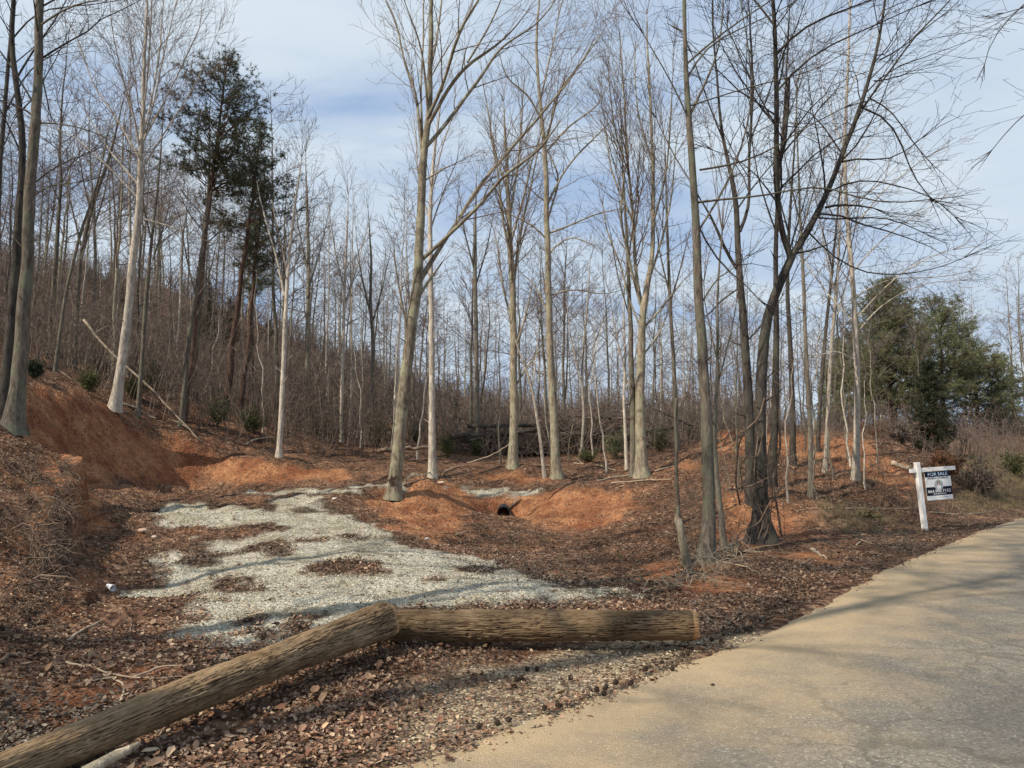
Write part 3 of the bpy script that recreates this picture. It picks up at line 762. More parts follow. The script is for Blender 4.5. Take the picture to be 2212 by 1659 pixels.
# ---- the trees one can tell apart, traced from the photograph
hero('dark_tree', 'dark tall bare tree at the left edge, left of the grey trunk on the bank', 'tree',
     [(6,905,26),(15,800,22),(30,600,18),(42,450,16),(50,300,14),(37,200,12),(22,80,11),(32,0,9),(30,-150,6)],
     [(.2,(30,180,5),(70,110,4),(130,30,3),(160,-40,2)),(-.2,(45,330,4),(10,250,3),(-50,150,2)),(.1,(22,90,4),(80,20,3),(235,5,2),(300,-10,1)),
      (.3,(50,420,4),(110,360,3),(180,330,2))], OAK, 'bark_dark', 'twig_dark', D=17, top=2, dens=.7)
hero('grey_tree', 'tall grey-barked bare tree standing on the leafy bank top at the left', 'tree',
     [(28,935,42),(40,830,31),(52,700,27),(62,550,24),(68,400,22),(76,250,20),(80,175,18),(85,0,17),(86,-200,10)],
     [(.2,(77,120,5),(90,160,4),(106,226,3)),(.2,(80,265,4),(130,262,3),(200,280,3),(275,322,2)),(-.1,(80,60,5),(150,10,4),(240,0,2)),
      (.1,(66,430,4),(100,400,3),(165,395,2)),(-.3,(76,230,4),(20,130,4),(-40,60,2))], OAK, 'bark_grey', 'twig_dark', top=2.5, dens=.8)
hero('leaning_tree', 'thin dark leaning bare tree, partly cut by the left edge of the picture', 'tree',
     [(-30,900,14),(-12,600,12),(0,350,10),(15,175,8),(25,40,6),(30,-60,4)],[(.1,(8,250,4),(60,150,3),(140,100,2)),(.2,(15,150,3),(90,90,2),(160,0,1))], OAK, 'bark_dark', 'twig_dark', D=18, top=1)
hero('poplar_tree', 'tall pale poplar with a fan of branches, rooted on the crest of the clay bank', 'tree',
     [(247,887,24),(258,820,20),(275,700,17),(285,575,16),(300,450,14),(305,325,11),(310,175,8),(318,20,5),(320,-60,3)],
     [(.3,(304,330,5),(330,230,4),(355,110,3),(380,0,2)),(-.3,(303,330,5),(290,250,4),(265,170,3),(240,60,2),(235,-20,1)),(.1,(303,345,5),(255,260,4),(200,180,3),(160,60,2)),
      (.4,(307,300,4),(330,200,4),(345,80,3),(350,-20,2)),(-.4,(305,280,4),(320,160,3),(325,20,2)),(.2,(300,400,4),(240,330,3),(190,240,2)),(.2,(303,370,4),(360,280,3),(420,180,2),(470,60,1)),
      (-.2,(306,310,4),(370,190,3),(430,60,2)),(0,(300,430,3),(225,350,3),(150,290,2),(90,270,1)),(.1,(298,470,4),(340,480,3),(392,500,2))], POPLAR, 'bark_pale', 'twig_tan', dens=1.1)
hero('forked_tree', 'pale slim trunk with a dark bent limb forking off high, behind the far clay bank', 'tree',
     [(602,988,11),(610,850,10),(616,700,9),(620,620,8),(628,520,6),(640,420,5),(652,340,2)],
     [(.2,(614,640,6),(605,590,5),(592,540,4),(575,490,4),(560,430,3),(552,390,2)),(.2,(622,600,4),(645,560,3),(665,480,2)),(-.2,(622,590,4),(600,500,3),(590,430,2))], POPLAR, 'bark_pale', 'twig_dark', dens=1.0)
hero('big_poplar_tree', 'big pale-barked leaning tree with spreading limbs in the middle, beside the gravel', 'tree',
     [(850,1078,29),(853,1040,27),(857,1000,27),(868,900,27),(880,780,25),(897,640,24),(903,575,21),(910,450,18),(915,340,17),(927,250,14),(930,150,11),(932,0,9),(934,-120,5)],
     [(.25,(905,610,12),(925,575,11),(960,520,9),(987,480,8),(1032,405,8),(1087,340,7),(1167,250,6),(1237,165,4),(1300,60,2)),
      (-.15,(912,560,9),(957,520,8),(997,480,8),(1057,425,7),(1077,385,6),(1167,320,5),(1200,270,3)),
      (.3,(918,320,9),(962,270,9),(997,220,8),(1037,170,7),(1082,100,5),(1150,60,4),(1195,5,3)),
      (-.3,(925,270,9),(972,185,8),(1007,140,7),(1050,115,6),(1095,85,4),(1130,40,2)),
      (.1,(1010,135,5),(1055,60,4),(1082,5,3)),
      (-.4,(922,260,8),(950,200,8),(967,160,7),(982,100,7),(1007,40,6),(1047,-10,4)),
      (.2,(912,335,8),(905,260,7),(900,200,6),(872,130,5),(857,50,4),(830,-10,3)),
      (-.2,(925,250,6),(918,150,5),(910,90,4),(887,40,3),(872,-10,2)),(.4,(914,330,6),(908,200,5),(912,60,4),(912,-10,3)),
      (.5,(930,150,6),(945,80,5),(955,0,4)),(-.2,(885,740,6),(877,695,5),(862,625,4),(852,575,4),(850,530,2)),
      (.1,(905,640,7),(930,600,6),(953,562,3)),(-.3,(917,390,4),(940,375,4),(968,358,3))], dict(POPLAR, kids=[1.3, 2.6, 3.0], maxl=3.2), 'bark_tan', 'twig_tan', crown_t0=.6, dens=.9, top=2)
hero('pale_tree', 'straight near-white slim trunk just right of the big leaning tree, rooted in a clay mound', 'tree',
     [(934,1032,17),(933,900,14),(932,700,11),(930,575,11),(929,450,9),(936,350,7),(948,250,4),(955,200,2)],
     [(.2,(929,480,4),(905,400,3),(895,300,2),(890,220,1)),(-.2,(930,430,4),(950,340,3),(975,260,2)),(.2,(929,500,4),(955,420,3),(985,350,2))], POPLAR, 'bark_pale', 'twig_tan', crown_t0=.5, dens=1.2)
hero('flaring_tree', 'bare tree with flared base and many upright leaders, centre, behind the black pipe', 'tree',
     [(1107,1012,22),(1110,940,18),(1111,870,17),(1108,720,15),(1107,600,14),(1101,500,12),(1097,400,9),(1092,300,6),(1088,220,3)],
     [(.2,(1107,640,7),(1118,540,6),(1135,450,5),(1150,380,4),(1165,290,2)),(-.2,(1104,560,6),(1085,470,5),(1078,380,4),(1060,280,2)),(.3,(1100,480,6),(1115,380,5),(1125,280,4),(1130,180,2)),
      (.1,(1098,420,5),(1070,330,4),(1055,230,3),(1045,150,1)),(-.3,(1105,520,5),(1130,430,4),(1155,320,3),(1180,250,1)),(.3,(1108,700,5),(1085,620,4),(1075,540,3),(1068,500,2)),
      (-.2,(1110,760,5),(1135,690,4),(1150,620,3)),(.1,(1109,850,5),(1128,800,4),(1160,770,3),(1190,700,2))], POPLAR, 'bark_tan', 'twig_tan', crown_t0=.45, dens=1.3)
hero('straight_tree', 'straight tan-barked tree with wide drooping side limbs, right of the flared tree', 'tree',
     [(1203,1032,22),(1198,950,18),(1193,850,17),(1187,700,14),(1183,575,13),(1180,450,12),(1179,350,10),(1175,300,9),(1164,200,7),(1158,100,6),(1165,0,4),(1168,-80,2)],
     [(.2,(1180,447,7),(1202,400,5),(1225,360,4),(1262,320,4),(1300,285,3),(1337,250,2)),(-.2,(1178,310,6),(1212,190,5),(1262,140,4),(1290,90,2)),(.3,(1178,330,5),(1230,270,4),(1290,230,3),(1330,160,1)),
      (.2,(1182,505,5),(1225,490,4),(1290,460,3),(1340,450,2)),(-.2,(1183,520,4),(1150,480,4),(1110,470,3),(1070,440,2)),(.2,(1184,640,4),(1240,620,3),(1300,640,2),(1350,625,1)),
      (-.3,(1170,260,5),(1140,200,4),(1090,170,3),(1080,120,2)),(.1,(1186,680,4),(1150,600,3),(1130,590,2)),(-.2,(1184,550,4),(1230,500,3),(1280,530,2)),(.4,(1166,220,4),(1190,120,4),(1215,10,2)),
      (.2,(1182,480,4),(1210,380,5),(1188,335,3))], dict(OAK, kids=[2.2,2.8,2.8], maxl=3.0), 'bark_tan', 'twig_tan', crown_t0=.5, dens=1.1)
hero('thin_leaning_tree', 'thin pale sapling leaning left between the flared tree and the straight tan tree', 'tree',
     [(1177,1032,8),(1165,930,7),(1152,850,6),(1140,800,5),(1120,760,3),(1105,700,2)],[(.2,(1150,840,3),(1160,760,2),(1165,700,1))], OAK, 'bark_pale', 'twig_tan', crown_t0=.7, dens=.7)
hero('twin_tree', 'larger pale trunk of the close pair of trees beside the brush pile', 'tree',
     [(1387,1030,28),(1385,960,23),(1382,900,21),(1384,800,19),(1386,750,17),(1390,660,15),(1397,625,13),(1408,560,10),(1412,450,9),(1408,300,7),(1402,150,5),(1396,30,3)],
     [(.2,(1389,670,10),(1380,640,9),(1372,575,8),(1367,450,7),(1358,350,6),(1352,200,4),(1345,80,2)),(-.2,(1384,660,6),(1360,570,6),(1342,500,5),(1338,450,5),(1350,375,4)),
      (.1,(1380,700,4),(1355,640,4),(1340,570,4),(1310,510,3),(1300,440,2)),(.2,(1388,710,6),(1420,680,5),(1450,640,4),(1476,610,3)),(.3,(1400,610,6),(1430,520,5),(1450,440,4),(1465,300,2)),
      (-.3,(1411,480,5),(1440,380,4),(1450,250,3),(1455,100,1)),(.4,(1368,480,5),(1320,380,4),(1300,280,2)),(-.4,(1360,380,4),(1325,280,3),(1310,150,2)),(.1,(1409,350,4),(1375,240,3),(1368,110,2)),
      (.2,(1386,770,4),(1420,730,4),(1440,690,3))], POPLAR, 'bark_tan', 'twig_tan', crown_t0=.5, dens=1.2)
hero('twin_tree', 'thinner darker trunk of the close pair of trees beside the brush pile', 'tree',
     [(1369,1028,15),(1368,900,13),(1364,800,12),(1362,700,10),(1358,600,8),(1352,480,6),(1345,350,4),(1340,220,2)],
     [(.2,(1362,690,4),(1335,600,3),(1320,500,2)),(-.2,(1356,560,4),(1375,450,3),(1385,350,2)),(.3,(1350,440,3),(1320,330,2),(1300,220,1))], POPLAR, 'bark_grey', 'twig_grey', crown_t0=.5, dens=1.1)
hero('roadside_tree', 'tall straight dark trunk with long level limbs, left of the vine-covered black tree', 'tree',
     [(1523,1212,32),(1531,1150,27),(1534,1100,26),(1530,1000,25),(1526,900,24),(1520,800,22),(1512,675,20),(1505,525,18),(1500,425,16),(1490,275,14),(1480,125,10),(1477,0,8),(1476,-120,5)],
     [(.2,(1492,245,6),(1512,205,6),(1530,165,5),(1555,100,4),(1555,0,3)),(.25,(1512,367,5),(1565,360,5),(1610,350,4),(1650,335,4),(1700,300,3),(1760,265,3),(1825,230,2)),
      (-.2,(1508,437,6),(1550,428,5),(1665,425,4),(1760,392,4),(1825,410,3),(1890,440,3),(2010,424,2)),(.1,(1508,500,5),(1535,455,5),(1565,415,5),(1600,325,4),(1625,240,4),(1620,100,3),(1600,10,2)),
      (-.1,(1516,655,4),(1545,600,3),(1598,575,2)),(.3,(1505,480,4),(1545,570,4),(1600,600,3),(1640,650,2)),(.2,(1484,170,5),(1520,100,4),(1600,60,3),(1700,20,2)),
      (.4,(1498,400,3),(1450,330,3),(1420,250,2)),(-.3,(1488,260,4),(1450,160,3),(1400,60,2)),(.1,(1487,230,4),(1560,205,3),(1680,170,3),(1800,140,2),(1880,60,1)),
      (-.2,(1481,140,5),(1560,70,4),(1690,-10,3))], dict(OAK, kids=[2.0,2.8,2.8], maxl=2.4), 'bark_grey', 'twig_dark', crown_t0=.6, dens=1.0, top=1.5, flare=1.5)
hero('crooked_tree', 'crooked dark tree with a mossy trunk, directly left of the forked black tree', 'tree',
     [(1621,1010,22),(1618,900,20),(1612,810,19),(1605,675,16),(1595,575,14),(1595,500,12),(1590,415,11),(1575,370,9),(1562,300,7),(1550,200,5),(1540,60,4),(1538,-40,3)],
     [(.2,(1598,500,8),(1620,450,7),(1616,350,6),(1625,200,6),(1620,100,5),(1615,15,3)),(-.2,(1596,588,8),(1575,560,7),(1560,530,7),(1540,470,5),(1520,440,3)),
      (.3,(1600,620,4),(1570,640,4),(1530,680,3)),(.2,(1610,740,4),(1650,700,3),(1690,640,2)),(-.3,(1565,310,4),(1530,220,3),(1500,120,2)),(.2,(1622,300,4),(1660,200,3),(1690,90,2)),
      (-.2,(1594,450,4),(1640,380,3),(1690,330,2),(1750,250,1))], dict(OAK, maxl=2.6), 'bark_dark', 'twig_dark', D=15.5, crown_t0=.6, dens=.9, flare=1.3)
def vines(root, base, D):
    A_ = Acc()
    for pts in [[(1650,1160),(1665,1120),(1668,1060),(1655,1000),(1668,940),(1680,900),(1672,820)],[(1640,1150),(1625,1100),(1605,1060),(1598,1010),(1612,985),(1640,990),(1648,930)],
                [(1600,1090),(1590,1040),(1596,960),(1610,930),(1640,905),(1650,860)],[(1640,1165),(1650,1120),(1630,1080),(1632,1000),(1640,940),(1630,860)],
                [(1585,1180),(1600,1150),(1640,1130),(1660,1090),(1690,1050)],[(1570,1060),(1620,1050),(1665,1030)],[(1690,1160),(1680,1100),(1672,1040),(1690,960),(1680,880)]]:
        ps = [P(u + random.uniform(-3, 3), v, D - random.uniform(.15, .4)) - base for u, v in pts]
        lp, lr = smooth_line(ps, [.017] * len(ps), 26); A_.tube(lp, lr * random.uniform(.5, 1.1), 5)
    for _ in range(40):
        u = random.uniform(1590, 1700); v = random.uniform(900, 1150); q = [P(u, v, D - .3) - base]
        for k in range(6): q.append(q[-1] + np.array([random.uniform(-.12, .12), random.uniform(-.08, .08), random.uniform(-.15, .12)]))
        A_.tube(np.array(q), np.linspace(.007, .003, 7), 3)
    A_.build('vine', M['root'], root)
hero('forked_black_tree', 'black trunk wrapped in bare vines that forks into two thick crooked limbs, right of centre', 'tree',
     [(1645,1168,38),(1644,1110,30),(1642,1000,26),(1641,900,24),(1645,800,23),(1655,675,21),(1675,625,20),(1700,575,19),(1710,553,17)],
     [(.2,(1708,556,16),(1725,535,15),(1750,495,14),(1770,450,13),(1795,410,12),(1815,350,11),(1845,285,10),(1870,210,9),(1900,140,8),(1915,50,6),(1925,0,5)),
      (-.2,(1708,556,14),(1695,535,13),(1682,500,13),(1680,435,12),(1672,375,12),(1680,300,11),(1676,200,10),(1675,100,9),(1672,0,8)),
      (.3,(1674,380,9),(1687,352,9),(1700,300,9),(1702,220,9),(1709,166,7)),
      (.2,(1868,235,5),(1910,240,4),(1940,280,4),(1957,330,4),(1960,360,3),(1975,392,3),(2010,425,2)),(-.2,(1874,210,4),(1925,230,3),(1962,290,3),(1990,320,2)),
      (.1,(1783,448,6),(1820,441,5),(1848,447,4),(1877,456,3)),(.1,(1888,175,4),(1925,172,3),(1957,160,3)),(.2,(1715,548,5),(1760,541,4),(1792,520,2)),
      (-.1,(1862,235,5),(1925,150,4),(1975,75,4),(2048,3,3)),(.3,(1900,130,4),(1950,105,3),(2000,60,3),(2060,20,2)),
      (-.3,(1815,350,5),(1850,330,4),(1920,360,3),(1990,300,2)),(.3,(1790,415,4),(1850,380,3),(1940,400,3),(2030,420,2),(2070,460,1)),
      (.3,(1762,470,4),(1830,480,3),(1900,460,3),(1990,500,2)),(.2,(1745,500,4),(1800,560,3),(1880,600,3),(2000,590,2),(2080,560,1)),(-.2,(1675,120,6),(1720,60,5),(1800,30,4),(1900,0,3)),
      (-.3,(1676,200,5),(1740,120,4),(1850,70,3),(1960,30,2)),(.2,(1676,60,5),(1640,10,4),(1600,-30,3)),(.2,(1680,280,4),(1640,210,3),(1600,130,3),(1570,60,2)),(-.2,(1680,440,4),(1640,380,3),(1590,340,2),(1540,330,1))],
     dict(OAK, kids=[2.4,3.0,3.0], maxl=2.3), 'bark_dark', 'twig_dark', crown_t0=.93, dens=1.0, flare=1.7, extra=vines)
hero('leaning_black_tree', 'slim dark greenish trunk crossing behind the forked black tree', 'tree',
     [(1668,1080,18),(1672,950,16),(1676,825,15),(1677,675,12),(1674,550,10),(1680,420,8),(1690,300,6),(1700,150,4),(1705,20,2)],
     [(.2,(1678,640,4),(1710,560,3),(1740,470,2)),(-.2,(1676,500,4),(1640,400,3),(1620,300,2)),(.2,(1692,280,3),(1730,180,2),(1760,80,1))], dict(OAK, maxl=2.5), 'bark_dark', 'twig_dark', D=17.5, crown_t0=.5, dens=.9)
hero('silver_tree', 'slim silvery straight tree with fine sweeping branches, left of the for sale sign', 'tree',
     [(1848,1038,15),(1851,950,14),(1852,825,12),(1847,675,11),(1837,550,10),(1827,425,8),(1824,300,7),(1832,150,5),(1837,0,4),(1838,-60,3)],
     [(.2,(1850,720,3),(1900,660,3),(1980,620,2),(2080,610,1)),(-.2,(1848,690,3),(1910,620,3),(1990,560,2),(2060,540,1)),(.2,(1840,590,3),(1900,520,3),(1960,480,2),(2030,440,1)),
      (.3,(1846,640,3),(1920,600,2),(2030,600,2),(2090,585,1)),(-.2,(1834,510,3),(1880,440,3),(1940,380,2),(2010,330,1)),(.2,(1830,450,3),(1900,400,2),(1960,340,1)),(.2,(1829,400,3),(1860,330,2),(1900,270,1)),
      (-.2,(1836,540,3),(1790,450,2),(1760,380,1)),(.3,(1848,700,3),(1790,640,3),(1740,560,2)),(.1,(1852,780,3),(1800,750,2),(1760,770,2)),(-.1,(1843,620,3),(1800,560,2),(1760,500,1)),
      (.2,(1825,330,3),(1795,240,2),(1770,150,1)),(.3,(1833,200,3),(1870,120,2),(1900,40,1))], dict(OAK, up=.12, kids=[2.8,3.0,2.6], maxl=2.4), 'bark_pale', 'twig_tan', crown_t0=.4, dens=1.0)
SL = [('slender_tree','thin bare trunk with a pale foot just right of the vine-covered black tree',[(1751,1072,10),(1750,900,9),(1740,750,8),(1735,600,7),(1728,450,5),(1722,300,3),(1720,180,2)],'bark_grey',None),
      ('slender_tree','dark thin bare trunk behind the clay berm, second to the right of the vine-covered tree',[(1712,1000,13),(1712,880,12),(1708,750,10),(1700,620,8),(1705,480,6),(1715,350,4),(1722,200,2)],'bark_dark',20),
      ('slender_tree','thin pale trunk in front of the clay berm, the one left of the silvery tree',[(1782,1030,9),(1788,900,8),(1795,760,8),(1808,620,6),(1815,480,4),(1818,380,2)],'bark_pale',19),
      ('slender_tree','wispy dark stem leaning right in the gap left of the silvery tree',[(1766,990,8),(1772,860,8),(1785,700,7),(1800,560,5),(1812,430,4),(1830,300,2)],'bark_dark',22),
      ('slender_tree','crooked young tree standing tight against the right side of the tall grey-black roadside trunk',[(1563,1172,12),(1560,1100,11),(1548,1050,11),(1542,980,10),(1545,880,8),(1552,760,7),(1548,640,5),(1560,500,3)],'bark_grey',11.8),
      ('slender_tree','bare tree between the close pair and the roadside trunk, straight and pale at its foot',[(1463,985,10),(1460,880,9),(1452,740,8),(1445,600,7),(1440,450,5),(1436,300,3)],'bark_grey',25),
      ('slender_tree','pale trunk seen just left of the pile of brush, slightly bent',[(1255,1000,7),(1262,900,6),(1256,800,5),(1270,650,4),(1275,560,2)],'bark_pale',33),
      ('slender_tree','white birch-like stem left of the close pair of trunks',[(1354,1028,7),(1351,930,7),(1346,860,6),(1352,780,5),(1347,700,4),(1350,600,2)],'bark_pale',27),
      ('slender_tree','straight bare pole of a tree in the gap right of the pale fork-limbed trunk',[(737,990,8),(738,850,8),(742,720,7),(745,600,6),(750,500,4),(752,420,2)],'bark_pale',33),
      ('slender_tree','bent grey trunk left of the big leaning tree, its crown narrow',[(806,950,9),(804,850,8),(806,740,8),(800,650,7),(803,560,5),(795,450,3)],'bark_grey',38),
      ('slender_tree','bare trunk right of the fork-limbed tree carrying the tall rounded crown',[(660,960,11),(662,850,11),(665,700,10),(667,560,8),(664,450,6),(660,330,3)],'bark_tan',36),
      ('slender_tree','grey trunk behind the near-white one, right of the big leaning tree',[(1032,960,10),(1030,850,10),(1028,700,9),(1026,560,8),(1027,460,5),(1030,380,2)],'bark_grey',34),
      ('slender_tree','thin tree on the clay crest right of the fan-branched poplar',[(297,905,10),(305,800,9),(316,640,8),(330,500,6),(345,370,4),(352,250,2)],'bark_grey',25),
      ('slender_tree','leaning thin trunk right of the first pine, on the wooded slope',[(392,890,11),(405,760,10),(425,620,9),(445,480,6),(455,350,4)],'bark_grey',26),
      ('slender_tree','grey slope tree leaning right between the left-edge trunks and the poplar',[(118,800,8),(140,640,7),(175,500,6),(210,400,4),(235,280,3)],'bark_grey',24),
      ('slender_tree','twin-limbed grey tree standing on the slope behind the left-edge trunks',[(165,700,9),(172,560,8),(200,440,8),(240,330,6),(270,200,3)],'bark_grey',30)]
for nm, lb, tr, bk, D in SL:
    u1, v1, _ = tr[-3]
    hero(nm, lb, 'tree', tr, [(.2, (u1 + 1, v1 + 60, 4), (u1 + 25, v1 - 20, 3), (u1 + 45, v1 - 110, 1)), (-.2, (u1, v1 + 30, 4), (u1 - 22, v1 - 60, 3), (u1 - 35, v1 - 150, 1))],
         dict(POPLAR, kids=[2.4,2.8,2.6], maxl=3), bk, 'twig_dark' if bk == 'bark_dark' else 'twig_tan', D=D, crown_t0=.42, dens=1.0, group='slender trees round the clearing')
hero('overhanging_tree', 'bare tree beyond the right edge whose thin branch tips hang into the upper right corner', 'tree',
     [(2760,1150,44),(2740,700,36),(2720,300,28),(2700,-200,20),(2680,-500,8)],
     [(.0,(2705,-100,12),(2550,-160,9),(2400,-110,7),(2280,-50,5),(2200,25,3),(2150,75,2),(2126,150,1)),(.0,(2710,250,10),(2500,190,8),(2350,180,6),(2240,220,3),(2180,270,2),(2135,330,1)),
      (.1,(2700,60,8),(2480,-20,6),(2330,0,4),(2230,10,3),(2170,30,1))], dict(OAK, up=-.02, kids=[1.6,2.2,2.6], maxl=1.3), 'bark_dark', 'twig_dark', D=12, crown_t0=.5, dens=.8)

# pines and cedars -------------------------------------------------
def tufts(acc, C, Dr, ln, wd, k):
    """k thin needles round each tuft centre"""
    n = len(C)
    d = Dr[:, None, :] * 0.6 + RNG.normal(0, 0.6, (n, k, 3)); d /= np.linalg.norm(d, axis=2)[..., None]
    s = np.cross(d, RNG.normal(0, 1, (n, k, 3))); s /= np.linalg.norm(s, axis=2)[..., None]
    l = ln * RNG.uniform(.6, 1.2, (n, k, 1)); c = C[:, None, :]
    V = np.stack([c - s * wd, c + s * wd, c + d * l], 2).reshape(-1, 3)
    acc.tris(V, np.arange(n * k * 3).reshape(-1, 3))
def evergreen(name, label, u, vtop, D, hw, vcrown, kind='pine', group=None, dens=1.0, mat='needle', lean=0, trunkw=.16, zb=None):
    """hw: half width of the crown in photo units, vcrown: lowest green"""
    x = ray(u, 900)[0] * D; base = np.array([x, D, zt(x, D) - .05]) if zb is None else np.array([x, D, zb])
    topz = P(u, vtop, D)[2]; H = topz - base[2]; zc = P(u, vcrown, D)[2] - base[2]; Wm = hw * D / F
    root = empty(name, base, label, 'tree', group)
    tp = np.array([[lean * (k / 12.) + random.uniform(-.06, .06) * (k > 0), random.uniform(-.06, .06) * (k > 0), H * k / 12.] for k in range(13)])
    A_ = Acc(); A_.tube(tp, np.linspace(trunkw, .02, 13), 9, rough=.1); A_.build('trunk', M['bark_pine'], root)
    B_ = Acc(); Nn = Acc(); Cs = []; Ds = []
    nb = int((H - max(zc, .1)) * (13 if kind == 'pine' else 20) * dens) + 8
    for q in range(nb):
        t_ = random.random(); z = max(zc, .1) + (H - max(zc, .1)) * t_
        if kind == 'pine': prof = (1 - t_) ** .42 * min(1, .6 + t_ * 2.0) * 1.05
        else: prof = (1 - t_) ** .8
        Ln = Wm * prof * random.uniform(.55, 1.12) + .12
        az = random.uniform(0, 2 * math.pi); el = random.uniform(.0, .35) + t_ * .7 if kind == 'pine' else .5
        d = np.array([math.cos(az) * math.cos(el), math.sin(az) * math.cos(el), math.sin(el)])
        p0 = np.array([lean * z / H, 0, z - Ln * .15]); n = 6
        ps = [p0]
        for k in range(n - 1):
            d = nrm(d + RNG.normal(0, .10, 3) + UP * .05); ps.append(ps[-1] + d * Ln / (n - 1))
        ps = np.array(ps); B_.tube(ps, np.linspace(max(.012, Ln * .014), .005, n), 3)
        cnt = int(Ln * (7 if kind == 'pine' else 9) + 2)
        for c in range(cnt):
            f = (.25 + .75 * random.random()) * (n - 1); k = min(int(f), n - 2); p = ps[k] + (ps[k + 1] - ps[k]) * (f - k)
            sd_ = nrm(ps[k + 1] - ps[k] + RNG.normal(0, .55, 3) * np.array([1, 1, .5])); sl = random.uniform(.2, .8) * min(1.2, Ln * .45)
            e = p + sd_ * sl
            B_.tube(np.array([p, (p + e) / 2 + RNG.normal(0, .02, 3), e]), [.006, .005, .004], 3)
            m_ = max(2, int(sl * 9))
            for w_ in range(m_):
                fr = .25 + .75 * (w_ + random.random()) / m_
                Cs.append(p + (e - p) * fr + RNG.normal(0, .03, 3)); Ds.append(sd_)
    B_.build('branches', M['bark_pine'], root)
    tufts(Nn, np.array(Cs), np.array(Ds), .17 if kind == 'pine' else .11, .011, 8)
    Nn.build('needles', M[mat], root, smooth=False)
    return root
evergreen('pine_tree', 'tall dark pine with the highest needle crown, behind the fan-branched poplar at the left', 395, 128, 27, 155, 420, dens=1.05, mat='needle_mid', trunkw=.17, lean=1.2)
evergreen('pine_tree', 'second dark pine, its ragged crown lower and to the right of the tallest pine', 482, 270, 30, 108, 520, dens=1.0, mat='needle_mid', trunkw=.16, lean=1.2)
evergreen('pine_tree', 'third dark pine, its thin crown squeezed between the second pine and the small one', 520, 350, 31.5, 60, 620, dens=1.0, mat='needle_mid', trunkw=.13, lean=.7)
evergreen('pine_tree', 'small loose dark pine right of the two tall pines, half hidden by bare trunks', 540, 480, 34, 48, 640, dens=.9, mat='needle', trunkw=.11)
evergreen('pine_tree', 'broad dense green pine behind the for sale sign, the tallest evergreen on the right', 1925, 612, 44, 128, 900, dens=2.5, mat='needle', trunkw=.2)
evergreen('pine_tree', 'loose-branched light green pine directly right of the broad dense one', 2040, 650, 47, 128, 880, dens=1.4, mat='needle', trunkw=.18)
evergreen('pine_tree', 'low spreading pine at the right above the grassy bank', 2110, 745, 50, 112, 910, dens=1.4, mat='needle')
evergreen('pine_tree', 'hazy green pine on the left flank of the broad dense one', 1858, 700, 52, 80, 900, dens=1.8, mat='needle')
evergreen('cedar_tree', 'very dark cedar with foliage to the ground, just left above the for sale sign', 2008, 780, 28, 66, 985, 'cedar', dens=3.2, mat='needle_dark', trunkw=.1)
evergreen('pine_tree', 'young green pine far back beyond the right end of the clay berm', 1790, 790, 60, 40, 920, dens=1.3)
evergreen('pine_tree', 'mid-size pine between the low spreading pine and the right edge', 2160, 770, 54, 60, 940, dens=1.6)
evergreen('pine_tree', 'loose green pine rising behind the end of the clay berm', 1815, 735, 58, 55, 920, dens=1.5)
evergreen('pine_tree', 'far pine at the right edge above the roadside grass', 2190, 800, 60, 55, 920, dens=1.3)
for lb, u, vt, D, hw, vc in [('dark evergreen on the wooded slope between the poplar and the left-edge trunks', 250, 625, 46, 32, 700),
                    ('evergreen thicket tree below the two tall pines, left of three', 440, 600, 56, 42, 760), ('evergreen thicket tree below the two tall pines, middle of three', 490, 640, 60, 40, 780),
                    ('evergreen thicket tree below the two tall pines, right of three', 575, 690, 62, 34, 800), ('green evergreen low on the skyline left of the big leaning tree', 845, 830, 58, 24, 915),
                    ('dark low evergreen right of the near-white trunk', 985, 850, 50, 22, 940), ('evergreen on the hilltop above the clay bank at the far left', 170, 575, 70, 40, 640)]:
    evergreen('young_pine', lb, u, vt, D, hw, vc, 'cedar', group='small evergreens in the woods', dens=1.1, mat='needle_dark', trunkw=.08)

# woods behind: a few kinds, copied ---------------------------------
def template(name, H, r, t0, style, bark, twig, crown_w=1.0, lean=.25, limbs=2.8):
    root = empty(name, (0, 0, 0)); n = 16
    tp = np.zeros((n, 3)); q = np.linspace(0, 1, n)
    tp[:, 2] = H * q; tp[:, 0] = np.cumsum(RNG.normal(0, .05, n)) + lean * RNG.normal() * q * 2; tp[:, 1] = np.cumsum(RNG.normal(0, .05, n)); tp[0, :2] = 0
    tr = r * (1 - .93 * q) * (1 + .4 * np.exp(-q * H / .25))
    A_ = Acc(); A_.tube(tp, tr, 7, rough=.08); A_.build('trunk', M[bark], root)
    C_ = Acc(); k0 = int(n * t0); Lc = H * (1 - t0)
    cnt = int(Lc * limbs)
    for c in range(cnt):
        tq = t0 + (1 - t0) * (c + random.random()) / cnt; f = tq * (n - 1); k = min(int(f), n - 2); p = tp[k] + (tp[k + 1] - tp[k]) * (f - k)
        az = random.uniform(0, 2 * math.pi); a = math.radians(random.gauss(style['ang'] + 14, 8))
        d = np.array([math.cos(az) * math.sin(a), math.sin(az) * math.sin(a), math.cos(a)])
        Lb = crown_w * H * .26 * random.uniform(.5, 1.1) * (1 - .6 * (tq - t0) / (1 - t0))
        grow(C_, p, d, Lb, max(.012, tr[k] * .42), 0, style)
    C_.build('crown', M[twig], root)
    return root
BG = dict(up=.12, wander=.09, ang=34, kids=[2.6, 3.6], rmin=.008, shrink=.5, seg=.6, maxl=4)
BG2 = dict(up=.03, wander=.14, ang=44, kids=[2.7, 3.5], rmin=.008, shrink=.52, seg=.5, maxl=4)
